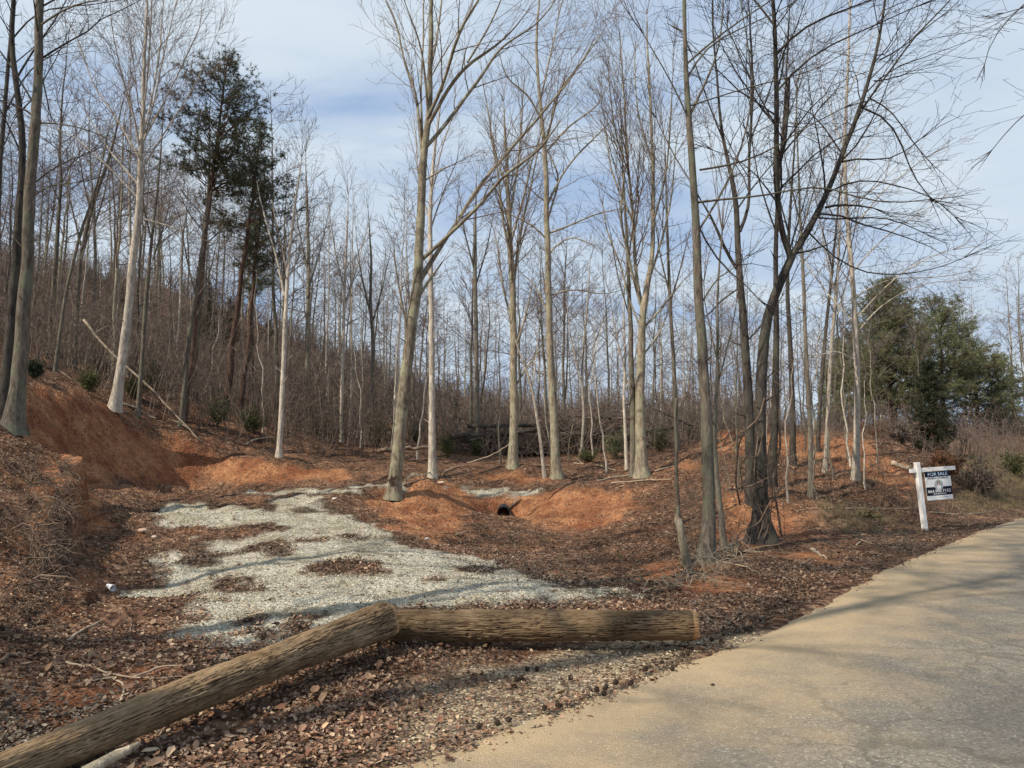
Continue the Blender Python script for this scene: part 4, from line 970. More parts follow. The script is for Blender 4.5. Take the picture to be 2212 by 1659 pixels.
TPL = [template('bare_tree', 17, .13, .42, BG, 'bark_grey', 'twig_grey'), template('bare_tree', 15, .11, .35, BG, 'bark_tan', 'twig_tan'),
       template('bare_tree', 18, .15, .45, BG, 'bark_grey', 'twig_grey', 1.1), template('bare_tree', 14, .12, .35, BG2, 'bark_grey', 'twig_grey', 1.3),
       template('bare_tree', 16, .10, .5, BG, 'bark_pale', 'twig_tan', .8), template('bare_tree', 13, .09, .3, BG2, 'bark_dark', 'twig_grey', 1.1),
       template('bare_tree', 15, .12, .4, BG2, 'bark_tan', 'twig_grey', 1.1)]
SAP = dict(up=.06, wander=.11, ang=40, kids=[2.2, 2.0], rmin=.005, shrink=.5, seg=.4, maxl=2)
STP = [template('sapling', 6.5, .035, .3, SAP, 'bark_pale', 'twig_tan', 1.2, .5), template('sapling', 5, .028, .3, SAP, 'bark_tan', 'twig_grey', 1.3, .5), template('sapling', 7.5, .042, .35, SAP, 'bark_grey', 'twig_grey', 1.1, .4)]
def copy_tree(src, loc, rz, sc, label, cat, group, tilt=(0, 0)):
    r = src.copy(); COL.objects.link(r)
    r.location = [float(c) for c in loc]; r.rotation_euler = (tilt[0], tilt[1], rz); r.scale = (sc, sc, sc)
    tag(r, label, cat, group)
    for ch in KIDS[src.name]:
        c = ch.copy(); COL.objects.link(c); c.parent = r
    return r
KIDS = {s.name: [o for o in COL.objects if o.parent == s] for s in TPL + STP}
used = []; LBL = []
def scatter(n, ang, dist, srcs, label, cat, group, smin, smax, gap, ok=None, weights=None, hfun=None):
    c = 0; tries = 0
    while c < n and tries < n * 60:
        tries += 1
        a = math.radians(random.uniform(*ang)); d = dist[0] + (dist[1] - dist[0]) * random.random() ** .8
        x, y = d * math.sin(a), d * math.cos(a)
        if ok and not ok(x, y): continue
        if any((x - p) ** 2 + (y - q) ** 2 < gap * gap for p, q in used): continue
        if road_dist(x, y)[0] < 2.5: continue
        used.append((x, y)); s = random.uniform(smin, smax)
        if hfun: s *= hfun(x, y)
        o_ = copy_tree(random.choice(srcs), (x, y, zt(x, y) - .08), random.uniform(0, 6.28), s, label, cat, group, (random.gauss(0, .03), random.gauss(0, .03)))
        LBL.append((CX + F * x / y, o_))
        c += 1
lim = lambda x, y: not (-6 < x < 14 and y < 27) and not (math.hypot(x, y) < 31 and x < -5) and masks(np.array([x]), np.array([y]))[0, 0] < .3
scatter(105, (-45, -12), (26, 95), TPL, 'one of the many bare trees crowding the wooded hillside at the left', 'tree', 'bare trees on the left hillside', .72, 1.05, 2.0, lim)
scatter(85, (-15, 16), (32, 85), TPL, 'one of the many thin bare trees in the woods behind the middle of the clearing', 'tree', 'bare trees behind the clearing', .55, .85, 2.2, lim)
scatter(30, (14, 30), (36, 85), TPL, 'one of the thin bare trees in the woods behind the clay berm at the right', 'tree', 'bare trees behind the berm', .5, .8, 2.4, lim)
scatter(10, (31, 44), (50, 90), TPL, 'one of the distant bare trees beside the road at the right edge', 'tree', 'bare trees at the far right', .8, 1.1, 4)
scatter(70, (-40, 20), (27, 52), STP, 'one of the thin pale saplings along the edge of the woods behind the clearing', 'sapling', 'saplings at the edge of the woods', .7, 1.2, 1.1, lambda x, y: lim(x, y))
scatter(16, (16, 27), (15, 24), STP, 'one of the thin saplings on the leafy slope between the black trees and the sign', 'sapling', 'saplings on the slope before the berm', .5, .9, .8)
MARKS = [(-400, 'the left picture edge'), (30, 'the grey bank-top trunk'), (247, 'the fan-branched poplar'), (345, 'the tallest pine'), (430, 'the second pine'), (602, 'the fork-limbed tree'), (850, 'the big leaning tree'),
         (934, 'the near-white trunk'), (1107, 'the flared tree'), (1203, 'the straight tan tree'), (1385, 'the close pair'), (1523, 'the dark roadside trunk'), (1645, 'the vine-covered tree'), (1848, 'the silvery tree'), (1990, 'the sale sign'), (2700, 'the right edge')]
ORD = ['first', 'second', 'third', 'fourth', 'fifth', 'sixth', 'seventh', 'eighth', 'ninth', 'tenth', 'eleventh', 'twelfth', 'thirteenth', 'fourteenth', 'fifteenth', 'sixteenth',
       'seventeenth', 'eighteenth', 'nineteenth', 'twentieth']
ORD += ['twenty-' + o_ for o_ in ORD[:9]] + ['thirtieth'] + ['thirty-' + o_ for o_ in ORD[:9]] + ['fortieth'] + ['forty-' + o_ for o_ in ORD[:9]]
for kind_ in ('bare_tree', 'sapling'):
    for (m0, n0), (m1, n1) in zip(MARKS[:-1], MARKS[1:]):
        q = sorted([t_ for t_ in LBL if (m0 <= t_[0] < m1 or m0 == -400 and t_[0] < m0) and t_[1].name.startswith(kind_)], key=lambda t_: t_[0])
        for k, (u_, o_) in enumerate(q):
            side, kk, ref = (('right of', k, n0) if k < (len(q) + 1) // 2 and m0 > 0 or n1 == 'the right edge' else ('left of', len(q) - 1 - k, n1))
            o_['label'] = '%s %s %s %s, in the woods behind' % ('thin bare sapling,' if kind_ == 'sapling' else 'bare background tree,', ORD[min(kk, 48)], side, ref)
# trees behind the photographer's left shoulder: the ones whose shadows cross the road
for (x, y, k, s), w_ in zip([(-8.8, 2.6, 2, 1.3), (-8.2, -.3, 0, 1.4), (-6, -4.5, 3, 1.25), (-10.5, 6.3, 6, 1.1), (-12, .5, 3, 1.3)], ['opposite the logs', 'beside the camera', 'behind the camera', 'nearest the dark left-edge tree', 'highest up the bank']):
    copy_tree(TPL[k], (x, y, zt(x, y)), k * 1.3, s, 'bare tree outside the picture on the left, ' + w_, 'tree', 'bare trees outside the picture')
for s in TPL + STP:
    for c in KIDS[s.name]: bpy.data.objects.remove(c)
    bpy.data.objects.remove(s)

# undergrowth: brown thicket nobody could count ----------------------
def thicket(name, label, n, ang, dist, hmin, hmax, mat, r=.008, ok=None, twigs=5, spread=.30):
    A_ = Acc(); c = 0
    a = np.radians(RNG.uniform(*ang, n)); d = dist[0] + (dist[1] - dist[0]) * RNG.random(n) ** .9
    x, y = d * np.sin(a), d * np.cos(a); z = height(x, y)
    mk_ = masks(x, y); clump = (fbm(x * .35, y * .35, 3) > -.14) & (mk_[:, 0] < .35) & (mk_[:, 1] < .3)
    for i in range(n):
        if not clump[i] or (ok and not ok(x[i], y[i])): continue
        h = random.uniform(hmin, hmax) * random.uniform(.5, 1); le = RNG.normal(0, spread, 2) * h
        b0 = np.array([x[i], y[i], z[i] - .03]); e = b0 + np.array([le[0], le[1], h]); m1 = (b0 + e) / 2 + RNG.normal(0, .06, 3) * h
        rs = r * (d[i] / 35 + .3)
        A_.tube(np.array([b0, m1, e]), [rs * 1.4, rs, rs * .5], 3)
        for _ in range(twigs):
            f = random.uniform(.25, 1); p = b0 + (e - b0) * f; dd = RNG.normal(0, 1, 3); dd[2] = abs(dd[2]) * .9; dd = nrm(dd) * h * random.uniform(.15, .4)
            A_.tube(np.array([p, p + dd * .55 + RNG.normal(0, .03, 3) * h, p + dd]), [rs * .7, rs * .6, rs * .4], 3)
    return tag(A_.build(name, mat), label, 'undergrowth', kind='stuff')
okc = lambda x, y: not (-7 < x < 13 and y < 29)
thicket('undergrowth', 'brown leafless thicket filling the wooded slope behind the clay bank', 9500, (-46, -10), (22, 96), 1.0, 4.6, M['brush'], ok=lambda x, y: okc(x, y) and not (math.hypot(x, y) < 28.5 and x > -16))
thicket('undergrowth', 'brown leafless thicket behind the middle of the clearing', 7000, (-16, 18), (32, 80), .8, 3.7, M['brush'], ok=okc)
thicket('undergrowth', 'brown thicket behind and on the clay berm at the right', 3600, (14, 42), (30, 70), .5, 2.3, M['brush'])
thicket('undergrowth', 'paler grey bare stems standing among the brown thicket on the left slope', 1500, (-45, -12), (28, 80), 2.0, 6.5, M['twig_tan'], .011, ok=lambda x, y: okc(x, y) and not (math.hypot(x, y) < 28.5 and x > -16), twigs=7)
thicket('undergrowth', 'paler grey bare stems standing among the brown thicket behind the clearing', 1500, (-14, 20), (33, 75), 1.8, 5.6, M['twig_tan'], .011, ok=okc, twigs=7)
thicket('undergrowth', 'tangle of bare stems on the leafy slope around the black trees', 420, (13, 29), (11.5, 22), .3, 1.6, M['root'], .006, twigs=5, spread=.35, ok=lambda x, y: road_dist(x, y)[0] > 1.2)
thicket('undergrowth', 'dry weeds and briars on the roadside bank right of the sign', 900, (28, 37), (16.5, 30), .3, 1.1, M['brush'], .006, twigs=4, spread=.35, ok=lambda x, y: road_dist(x, y)[0] > 1.0)

# ------------------------------------------------------------------ the two logs
def log(name, label, p0, p1, r0, r1, mat, seed, sag=0.0):
    p0 = np.array(p0); p1 = np.array(p1); ax = nrm(p1 - p0); Ln = np.linalg.norm(p1 - p0)
    c = (p0 + p1) / 2; root = empty(name, c, label, 'log')
    side = nrm(np.cross(ax, UP)); up = np.cross(side, ax)
    ns = int(Ln / .008); na = 220
    s = np.linspace(0, Ln, ns); th = np.linspace(0, 2 * math.pi, na, endpoint=False)
    S, T = np.meshgrid(s, th, indexing='ij')
    # seam kept underneath
    tw = T * 25 + seed * 7 + 3.0 * fbm(S * 2.0 + seed, T * 2.0, 4)
    f1 = 1 - np.abs(2.2 * fbm(tw * 1.0, S * 1.9 + seed, 3)); f1 = 1 - f1; f1 = np.clip(f1 * 4.2, 0, 1); f2 = fbm(tw * 2.6, S * 14, 3)
    fur = f1 ** .7
    d = .012 * fur + .006 * f2 + .006 * fbm(S * 7, T * 6 + seed, 3) + .022 * fbm(S * 1.1 + seed, T * 1.1 + 3, 3)
    rr_ = r0 + (r1 - r0) * S / Ln + d - .012
    for (ss, tt_, rad_) in [(Ln * .52, 1.9, .07), (Ln * .75, 1.3, .05), (Ln * .3, 1.2, .045)]:     # knots
        dd = np.hypot(S - ss, (T - tt_) * .13); rr_ = rr_ + .016 * np.exp(-(dd / rad_) ** 2) - .02 * np.exp(-(dd / (rad_ * .35)) ** 2)
    bend = sag * np.sin(math.pi * S / Ln)
    ctr = p0[None, None] + ax * S[..., None] + up * bend[..., None] + side * (.02 * np.sin(S * 1.7 + seed))[..., None] - c
    Th = T - math.pi / 2
    V = ctr + rr_[..., None] * (np.cos(Th)[..., None] * side + np.sin(Th)[..., None] * up)
    i = np.arange(ns - 1)[:, None] * na + np.arange(na)[None, :]; j = np.arange(ns - 1)[:, None] * na + (np.arange(na)[None, :] + 1) % na
    o = mesh_obj('bark', V.reshape(-1, 3), np.stack([i, j, j + na, i + na], -1).reshape(-1, 4), mat, root)
    C = np.clip(.22 + .62 * fur + .28 * f2, 0, 1.2)
    attr(o, 'furrow', np.repeat(C.reshape(-1, 1), 3, 1))
    for e, idx, fl in ((0, 0, True), (1, ns - 1, False)):           # sawn ends
        ring0 = V[idx]; c0_ = ring0.mean(0); sg_ = 1 if e else -1; rg = (1 + .8 * fbm(th * 3 + seed, th * 0 + 2, 3))[:, None]
        ring = c0_ + (ring0 - c0_) * .93 + ax * sg_ * .032 * rg; ce = c0_ + ax * sg_ * .032; vs_ = [c0_ + (ring0 - c0_) * .94 - ax * sg_ * .01, ring]; K = 11
        for k in range(1, K - 1): vs_.append(ce + (ring - ce) * (1 - k / (K - 1)) + ax * RNG.normal(0, .0015, (na, 1)) + ax * (.006 if e else -.006))
        Vc = np.vstack(vs_ + [ce[None] + ax * (.006 if e else -.006)])
        i = np.arange(K - 1)[:, None] * na + np.arange(na)[None, :]; j = np.arange(K - 1)[:, None] * na + (np.arange(na)[None, :] + 1) % na
        q = np.stack([i, j, j + na, i + na], -1).reshape(-1, 4); b0 = (K - 1) * na
        tr = np.stack([b0 + np.arange(na), b0 + (np.arange(na) + 1) % na, np.full(na, len(Vc) - 1)], -1)
        ob = mesh_obj('cut_face', Vc, [q, tr], M['cut_wood'], root)
        rv = np.concatenate([np.repeat(np.concatenate([[1], np.linspace(1, 1 / (K - 1), K - 1)]), na), [0]])
        attr(ob, 'ringpos', np.repeat(rv[:, None], 3, 1))
    return root, side, up, ax
for mname, lift in (('log_bark', 1.12), ('log_bark_shaded_brown', .84)):  # same bark twice; the far log's brown is darkened to carry shadow on it
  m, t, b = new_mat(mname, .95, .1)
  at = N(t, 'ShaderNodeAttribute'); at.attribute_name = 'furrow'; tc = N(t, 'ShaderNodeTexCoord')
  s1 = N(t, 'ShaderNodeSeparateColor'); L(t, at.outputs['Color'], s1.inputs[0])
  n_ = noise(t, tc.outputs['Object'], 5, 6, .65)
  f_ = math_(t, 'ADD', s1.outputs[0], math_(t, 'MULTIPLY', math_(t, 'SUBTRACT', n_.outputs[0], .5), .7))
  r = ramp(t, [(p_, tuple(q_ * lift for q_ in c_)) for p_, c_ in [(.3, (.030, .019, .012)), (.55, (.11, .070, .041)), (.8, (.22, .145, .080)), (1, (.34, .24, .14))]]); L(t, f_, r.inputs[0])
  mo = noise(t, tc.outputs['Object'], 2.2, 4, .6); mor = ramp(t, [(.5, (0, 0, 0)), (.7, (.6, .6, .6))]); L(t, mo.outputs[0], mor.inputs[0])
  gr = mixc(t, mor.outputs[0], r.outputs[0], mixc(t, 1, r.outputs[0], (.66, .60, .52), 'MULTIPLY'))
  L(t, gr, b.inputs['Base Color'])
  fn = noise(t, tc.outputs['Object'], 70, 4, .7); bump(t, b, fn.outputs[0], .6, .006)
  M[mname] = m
m, t, b = new_mat('cut_wood', .85, .2)
at = N(t, 'ShaderNodeAttribute'); at.attribute_name = 'ringpos'; s1 = N(t, 'ShaderNodeSeparateColor'); L(t, at.outputs['Color'], s1.inputs[0])
tc = N(t, 'ShaderNodeTexCoord'); n_ = noise(t, tc.outputs['Object'], 8, 4)
sn = math_(t, 'SINE', math_(t, 'ADD', math_(t, 'MULTIPLY', s1.outputs[0], 130), math_(t, 'MULTIPLY', n_.outputs[0], 12)))
r = ramp(t, [(0, (.40, .22, .10)), (1, (.62, .40, .20))]); L(t, math_(t, 'ADD', math_(t, 'MULTIPLY', sn, .3), .5), r.inputs[0]); L(t, r.outputs[0], b.inputs['Base Color'])
M['cut_wood'] = m
E1 = P(826, 1350, 5.98); N1 = P(240, 1577, 4.0); dl = (E1 - N1)
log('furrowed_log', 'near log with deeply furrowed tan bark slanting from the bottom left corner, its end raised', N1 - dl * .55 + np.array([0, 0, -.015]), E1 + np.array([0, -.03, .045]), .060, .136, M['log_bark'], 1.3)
log('furrowed_log', 'far log with furrowed brown bark lying level across the picture, sawn end towards the road', P(812, 1354, 6.24), P(1494, 1350, 6.13), .125, .122, M['log_bark_shaded_brown'], 5.7, .008)
# stub and rotten bits by the near log
A_ = Acc(); sp_ = [P(180, 1668, 3.55), P(215, 1652, 3.6), P(255, 1630, 3.66), P(290, 1615, 3.7), P(303, 1604, 3.72)]
A_.tube(np.array(sp_), [.027, .028, .025, .018, .008], 12, cap=True, rough=.25)
tag(A_.build('branch_stub', M['bark_tan']), 'short thick broken branch stub lying against the near log at the bottom left', 'branch')
A_ = Acc()
for _ in range(26):
    u = random.uniform(700, 835); v = 1392 + (835 - u) * .22 + random.uniform(-8, 10); p = P(u, v, 5.85)
    q = [p]
    for k in range(4): q.append(q[-1] + np.array([random.uniform(-.03, .04), random.uniform(-.04, .01), random.uniform(-.05, .012)]))
    q = np.array(q); q[:, 2] = np.maximum(q[:, 2], .01); A_.tube(q, np.linspace(random.uniform(.003, .009), .002, 5), 4)
tag(A_.build('bark_shreds', M['root']), 'torn shreds of bark hanging under the raised end of the near log', 'bark shreds')

# ------------------------------------------------------------------ sticks and roots
def stick(label, px, w, mat='dead_wood', name='fallen_branch', D=None, lift=.02, twigs=0, cat='branch'):
    ps = []
    for u, v in px:
        p = hit(u, v) if D is None else P(u, v, D); p = p + np.array([0, 0, lift if D is None else 0]); ps.append(p)
    ps = np.array(ps); Dm = ps[:, 1].mean(); r = w / 2 * Dm / F
    lp, lr = smooth_line(ps, np.linspace(r, r * .5, len(ps)), max(8, len(ps) * 4))
    lp += RNG.normal(0, r * .35, lp.shape)
    c = lp[0].copy(); A_ = Acc(); A_.tube(lp - c, lr, 6, cap=True, rough=.15)
    for _ in range(twigs):
        k = random.randrange(2, len(lp) - 1); d = nrm(RNG.normal(0, 1, 3) + np.array([0, 0, .5])); l = random.uniform(.2, .5) * np.linalg.norm(lp[-1] - lp[0]) * .5
        A_.tube(np.array([lp[k], lp[k] + d * l * .5, lp[k] + d * l + np.array([0, 0, -.1 * l])]) - c, [r * .5, r * .35, r * .2], 4)
    o = A_.build(name, M[mat]); o.location = [float(x) for x in c]
    return tag(o, label, cat)
stick('pale dead branch lying on the crest of the clay bank below the poplar', [(240,868),(280,880),(310,893),(338,906)], 7)
stick('long dark fallen branch running down the crest behind the grey bank-top trunk', [(80,792),(120,803),(160,825),(200,850)], 8, 'root')
stick('thin grey fallen pole leaning steeply across the woods down to the clay bank', [(180,690),(225,750),(300,815),(370,885),(436,955)], 6, 'dead_wood', 'leaning_dead_tree', D=25.6, twigs=2, cat='dead tree')
stick('dead branch curving over the leaves right of the leaning pole', [(530,962),(560,948),(600,946),(625,942)], 4)
stick('thick dark fallen trunk lying level behind the big leaning tree', [(820,972),(860,970),(900,968),(935,962)], 11, 'root', 'fallen_log', D=29, cat='trunk')
stick('short crooked branch lying left of the near-white trunk', [(872,1050),(900,1042),(925,1034)], 5, 'root')
stick('forked white branch on the leaves right of the near-white trunk', [(960,1020),(985,1010),(1010,1008)], 3, twigs=1)
stick('pale curved stick on top of the clay mound left of the pipe', [(905,1032),(930,1022),(950,1016)], 3)
stick('reddish root sticking up beside the black pipe', [(1100,1104),(1115,1092),(1128,1080)], 5, 'root', 'root', lift=.05, cat='root')
stick('small bent stick in the ditch in front of the pipe', [(985,1160),(1000,1155),(1010,1148)], 4)
stick('long bleached pole lying right of the close pair of trunks, upper one', [(1290,1040),(1350,1030),(1410,1022),(1450,1010)], 4)
stick('long bleached pole lying right of the close pair of trunks, lower one', [(1320,1046),(1390,1040),(1450,1038)], 4)
stick('thin branch with side twigs lying near the brush pile', [(1240,1002),(1290,1006),(1330,1018)], 3, twigs=3)
stick('split pale log end lying behind the for sale sign', [(1925,1000),(1950,1008),(1985,1022)], 13, 'dead_wood', 'split_log', D=19.5, cat='log')
stick('dark stump root poking up from the clay behind the cedar, right of the berm', [(1893,975),(1902,960),(1908,952)], 8, 'root', 'root', D=23.5, cat='root')
stick('long straw-coloured stick on the leaves right of the sign post', [(2010,1108),(2050,1113),(2100,1112),(2145,1106)], 3)
stick('long thin stick lying on the slope left of the sign', [(1790,1100),(1860,1103),(1940,1101),(1985,1100)], 3)
stick('splintered orange-brown wood chunk on the clay between the black trees and the road', [(1752,1190),(1770,1200),(1786,1208)], 9, 'dead_wood', 'wood_chunk', cat='wood')
stick('dark crooked branch standing out of the leaves beside the snag', [(1490,1240),(1505,1228),(1520,1208)], 5, 'root', lift=.08)
stick('bleached root bridging the leaves at the foot of the vine-covered tree', [(1560,1190),(1590,1175),(1620,1162)], 5, 'dead_wood', 'root', cat='root')
stick('thin curved branch lying between the black trees and the road edge', [(1560,1218),(1590,1222),(1620,1232),(1640,1240)], 4, twigs=2)
stick('small pale sliver on the leaves near the road edge', [(1850,1180),(1862,1172)], 4)
stick('thin stick lying at the very edge of the road, right', [(2130,1150),(2180,1138)], 2.5, lift=.04)
stick('stick on the stones in front of the far log', [(1215,1417),(1240,1422),(1270,1430)], 4)
stick('forked pale branch on the leaves just above the near log', [(255,1560),(262,1520),(270,1488),(250,1480),(222,1465)], 7, twigs=1)
stick('arched thin branch crossing the leaves above the near log', [(290,1473),(350,1452),(420,1446),(465,1448)], 5)
stick('long wavy root-like branch reaching across to the near log', [(140,1440),(200,1450),(270,1470),(360,1476),(450,1462),(540,1438)], 4.5)
stick('dark short branch by the middle of the near log', [(255,1540),(290,1532),(330,1525)], 5, 'root')
stick('thin upright stick near the white cup', [(277,1398),(280,1375),(284,1350)], 4, 'root', lift=.03)
stick('pale broken branch sticking out of the clay foot of the bank', [(145,1390),(180,1365),(222,1345)], 7)
stick('tiny twig on the asphalt near the picture bottom', [(1430,1572),(1455,1565),(1475,1562)], 3, 'root', lift=.04)
stick('thick weathered branch poking from the left edge above the logs', [(-10,1445),(20,1428),(60,1424)], 12, 'root')
stick('crooked thin sapling stem fallen in front of the brush pile', [(1010,1000),(1060,985),(1100,960),(1120,930)], 3, D=29)
for k in range(34):                                       # small loose sticks, each a thing
    u = random.choice([random.uniform(60, 700), random.uniform(1350, 2000), random.uniform(900, 1400)]); v = {0: random.uniform(1380, 1560)}.get(0)
    if u > 1350: v = random.uniform(1130, 1290)
    elif u > 700: v = random.uniform(1130, 1190)
    an = random.uniform(-.5, .5); l = random.uniform(18, 60) * (v - 970) / 400 
    stick('', [(u, v), (u + l * .5, v + l * .5 * an + random.uniform(-3, 3)), (u + l, v + l * an)], random.uniform(2, 3.5) * (v - 970) / 330, random.choice(['dead_wood', 'root']))
ST = sorted([o for o in COL.objects if o.name.startswith('fallen_branch') and not o.get('label')], key=lambda o: o.location.x / o.location.y)
ZN = [(-1, 'the white cup', 0), (0, 'the near log', 0)]
for k, o in enumerate(ST):
    uu = CX + F * o.location.x / o.location.y
    zn = 'above the near log' if uu < 720 else ('in the leafy ditch' if uu < 1350 else 'between road and black trees')
    o['zone'] = zn; n_ = sum(1 for p in ST[:k] if p.get('zone') == zn)
    o['label'] = 'small loose stick lying %s, %s from the left' % (zn, ORD[n_]); o['category'] = 'stick'; o['group'] = 'small sticks scattered on the leaves'
    
def snag():
    b = hit(1489, 1243); D = b[1]; root = empty('snag', b, 'short broken-topped dead trunk leaning left beside the ditch, left of the roadside tree', 'dead tree')
    ps = np.array([P(u, v, D) for u, v in [(1491,1248),(1484,1215),(1475,1170),(1468,1136),(1464,1122)]]) - b
    A_ = Acc(); A_.tube(ps, np.array([11, 10, 9, 8.5, 8]) * D / F, 12, cap=True, rough=.15); A_.build('trunk', M['bark_tan'], root)
    A_ = Acc(); c_ = ps[-1]; 
    for k in range(9):
        a = k * .7; q = c_ + np.array([math.cos(a), math.sin(a), 0]) * 6 * D / F * random.uniform(.4, 1); A_.tube(np.array([q - UP * .03, q + UP * random.uniform(.02, .07)]), [.012, .002], 4)
    A_.build('splinters', M['dead_wood'], root)
snag()
b = P(1465, 1095, 14.5); A_ = Acc(); lp, lr = smooth_line([P(u, v, 14.5) - b for u, v in [(1466,1135),(1465,1090),(1462,1050),(1460,1000),(1462,955),(1458,900),(1461,860)]], [.045, .04, .038, .036, .034, .03, .02], 20)
A_.tube(lp, lr, 8, cap=True, rough=.1); spawn(A_, lp[10:], lr[10:] * .3, 1.5, 1, OAK, .1, .6); o = A_.build('dead_stem', M['bark_grey']); o.location = b.tolist(); tag(o, 'thin dead stem standing upright just above the short broken trunk', 'dead tree')

def roots(label, line, n, lmin, lmax, out, r=.009, mat='root', name='exposed_roots'):
    A_ = Acc(); pl = np.array([hit(u, v) for u, v in line]); c = pl.mean(0)
    for _ in range(n):
        f = random.random() * (len(pl) - 1); k = int(f); p = pl[k] + (pl[min(k + 1, len(pl) - 1)] - pl[k]) * (f - k) + RNG.normal(0, .10, 3)
        p[2] = zt(p[0], p[1]) + random.uniform(-.04, .12); Ln = random.uniform(lmin, lmax); m_ = 7; q = [p]
        d = nrm(np.array(out) + RNG.normal(0, .6, 3))
        for j in range(m_ - 1):
            d = nrm(d + RNG.normal(0, .32, 3) + np.array([0, 0, -.16])); e = q[-1] + d * Ln / (m_ - 1); e[2] = max(e[2], zt(e[0], e[1]) + .01); q.append(e)
        q = np.array(q); r_ = r * random.uniform(.3, 1.5); A_.tube(q - c, np.linspace(r_, r_ * .25, m_), 4)
        for _k in range(2):
            j = random.randrange(1, m_ - 1); dd = nrm(RNG.normal(0, 1, 3)); A_.tube(np.array([q[j], q[j] + dd * Ln * .12, q[j] + dd * Ln * .22 - UP * .03]) - c, [r_ * .5, r_ * .4, r_ * .2], 3)
    o = A_.build(name, M[mat]); o.location = c.tolist(); return tag(o, label, 'roots')
roots('dense tangle of torn roots hanging over the cut face of the near left bank', [(130,1000),(140,1040),(135,1090),(122,1140),(100,1180),(88,1230),(80,1290)], 460, .15, .6, (.6, -.3, -.1), .0085)
roots('wiry roots spilling over the leaf-covered top of the near left bank', [(20,1000),(80,1040),(90,1110),(60,1160),(20,1180)], 170, .3, .9, (.8, -.4, .1), .006)
roots('roots dangling from the undercut crest below the poplar', [(255,900),(290,915),(320,930),(345,945)], 110, .2, .6, (.2, -.6, -.4), .008)
roots('fine roots fringing the base of the near bank beside the clay foot', [(70,1290),(40,1300),(60,1330),(20,1345)], 70, .15, .45, (.5, -.3, 0), .004)
roots('tangle of briar stems around the snag and roadside tree feet', [(1440,1270),(1490,1265),(1530,1235),(1570,1210),(1600,1200)], 150, .2, .7, (.1, -.3, .7), .004, 'dead_wood', 'briar_tangle')

# overhanging sod on the near bank edge
# brush piles
def brush_pile(label, u, v, D, wpx, hpx, n, logs):
    base = P(u, v, D); base[2] = zt(base[0], base[1]); root = empty('brush_pile', base, label, 'brush pile')
    W_ = wpx / 2 * D / F; H_ = hpx * D / F; A_ = Acc()
    for _ in range(n):
        t_ = random.uniform(-1, 1); z = random.random() ** .8 * H_ * (1 - abs(t_) ** 2.2) * (.75 + .9 * float(fbm(np.array([t_ * 3 + u]), np.array([.5]), 2)[0])); x = t_ * W_; y = random.uniform(-1.4, 1.4)
        d = nrm(np.array([random.gauss(0, 1), random.gauss(0, .6), random.gauss(0, .42)])); Ln = random.uniform(.8, 2.6); q = []
        for k in range(5): q.append(np.array([x, y, z]) + d * Ln * (k / 4 - .5) + RNG.normal(0, .09, 3) + UP * .12 * math.sin(k / 4 * 3.1))
        q = np.array(q); q[:, 2] = np.maximum(q[:, 2], .02); r = random.choice([.008, .011, .016, .026]); A_.tube(q, np.linspace(r, r * .35, 5), 4 if r > .02 else 3)
    A_.build('branches', M['brush'], root)
    for (du, dv, l, ti, w_) in logs:
        p = np.array([du * D / F, -1.2 + random.random() * .5, dv * D / F]); d = nrm(np.array([1, .15, ti])) * l / 2; A_ = Acc()
        A_.tube(np.array([p - d, p, p + d]), [w_, w_ * .95, w_ * .85], 10, cap=True, rough=.08); A_.build('trunk_length', M['bark_dark'], root)
brush_pile('big dark heap of cleared brush right of the straight tan tree', 1295, 1002, 35, 330, 112, 1300, [(-20, 40, 3, .05, .11), (50, 70, 2.4, -.1, .09), (100, 45, 2.5, .12, .1), (20, 22, 3.4, 0, .12), (150, 75, 2, -.45, .05)])
brush_pile('smaller heap of brush and cut trunks behind the flared tree', 1075, 985, 35, 230, 75, 450, [(-20, 40, 3.5, .03, .12), (10, 60, 3.2, .02, .1), (60, 48, 2.2, .1, .09), (-60, 28, 2.6, -.04, .1)])

# shrubs
def shrub(label, u, v, D, wpx, hpx, mat, n=900, ls=.035):
    b = P(u, v, D); b[2] = zt(b[0], b[1]); root = empty('shrub', b, label, 'shrub'); W_ = wpx / 2 * D / F; H_ = hpx * D / F
    A_ = Acc(); tips = []
    for _ in range(26):
        d = nrm(np.array([random.gauss(0, .6), random.gauss(0, .6), 1])); Ln = H_ * random.uniform(.5, 1.1); q = np.array([d * Ln * k / 4 * np.array([W_ / H_ * 1.2, W_ / H_, 1]) + RNG.normal(0, .03, 3) * k / 4 for k in range(5)])
        A_.tube(q, np.linspace(.012, .004, 5), 3)
        for _k in range(n // 26): f = random.uniform(.3, 1) * 4; k = min(int(f), 3); tips.append(q[k] + (q[k + 1] - q[k]) * (f - k) + RNG.normal(0, .10 * H_, 3) * .8)
    A_.build('stems', M['root'], root)
    L_ = Acc(); tufts(L_, np.array(tips), np.tile(UP, (len(tips), 1)), ls * 2, ls * .45, 3); L_.build('leaves', M[mat], root, smooth=False)
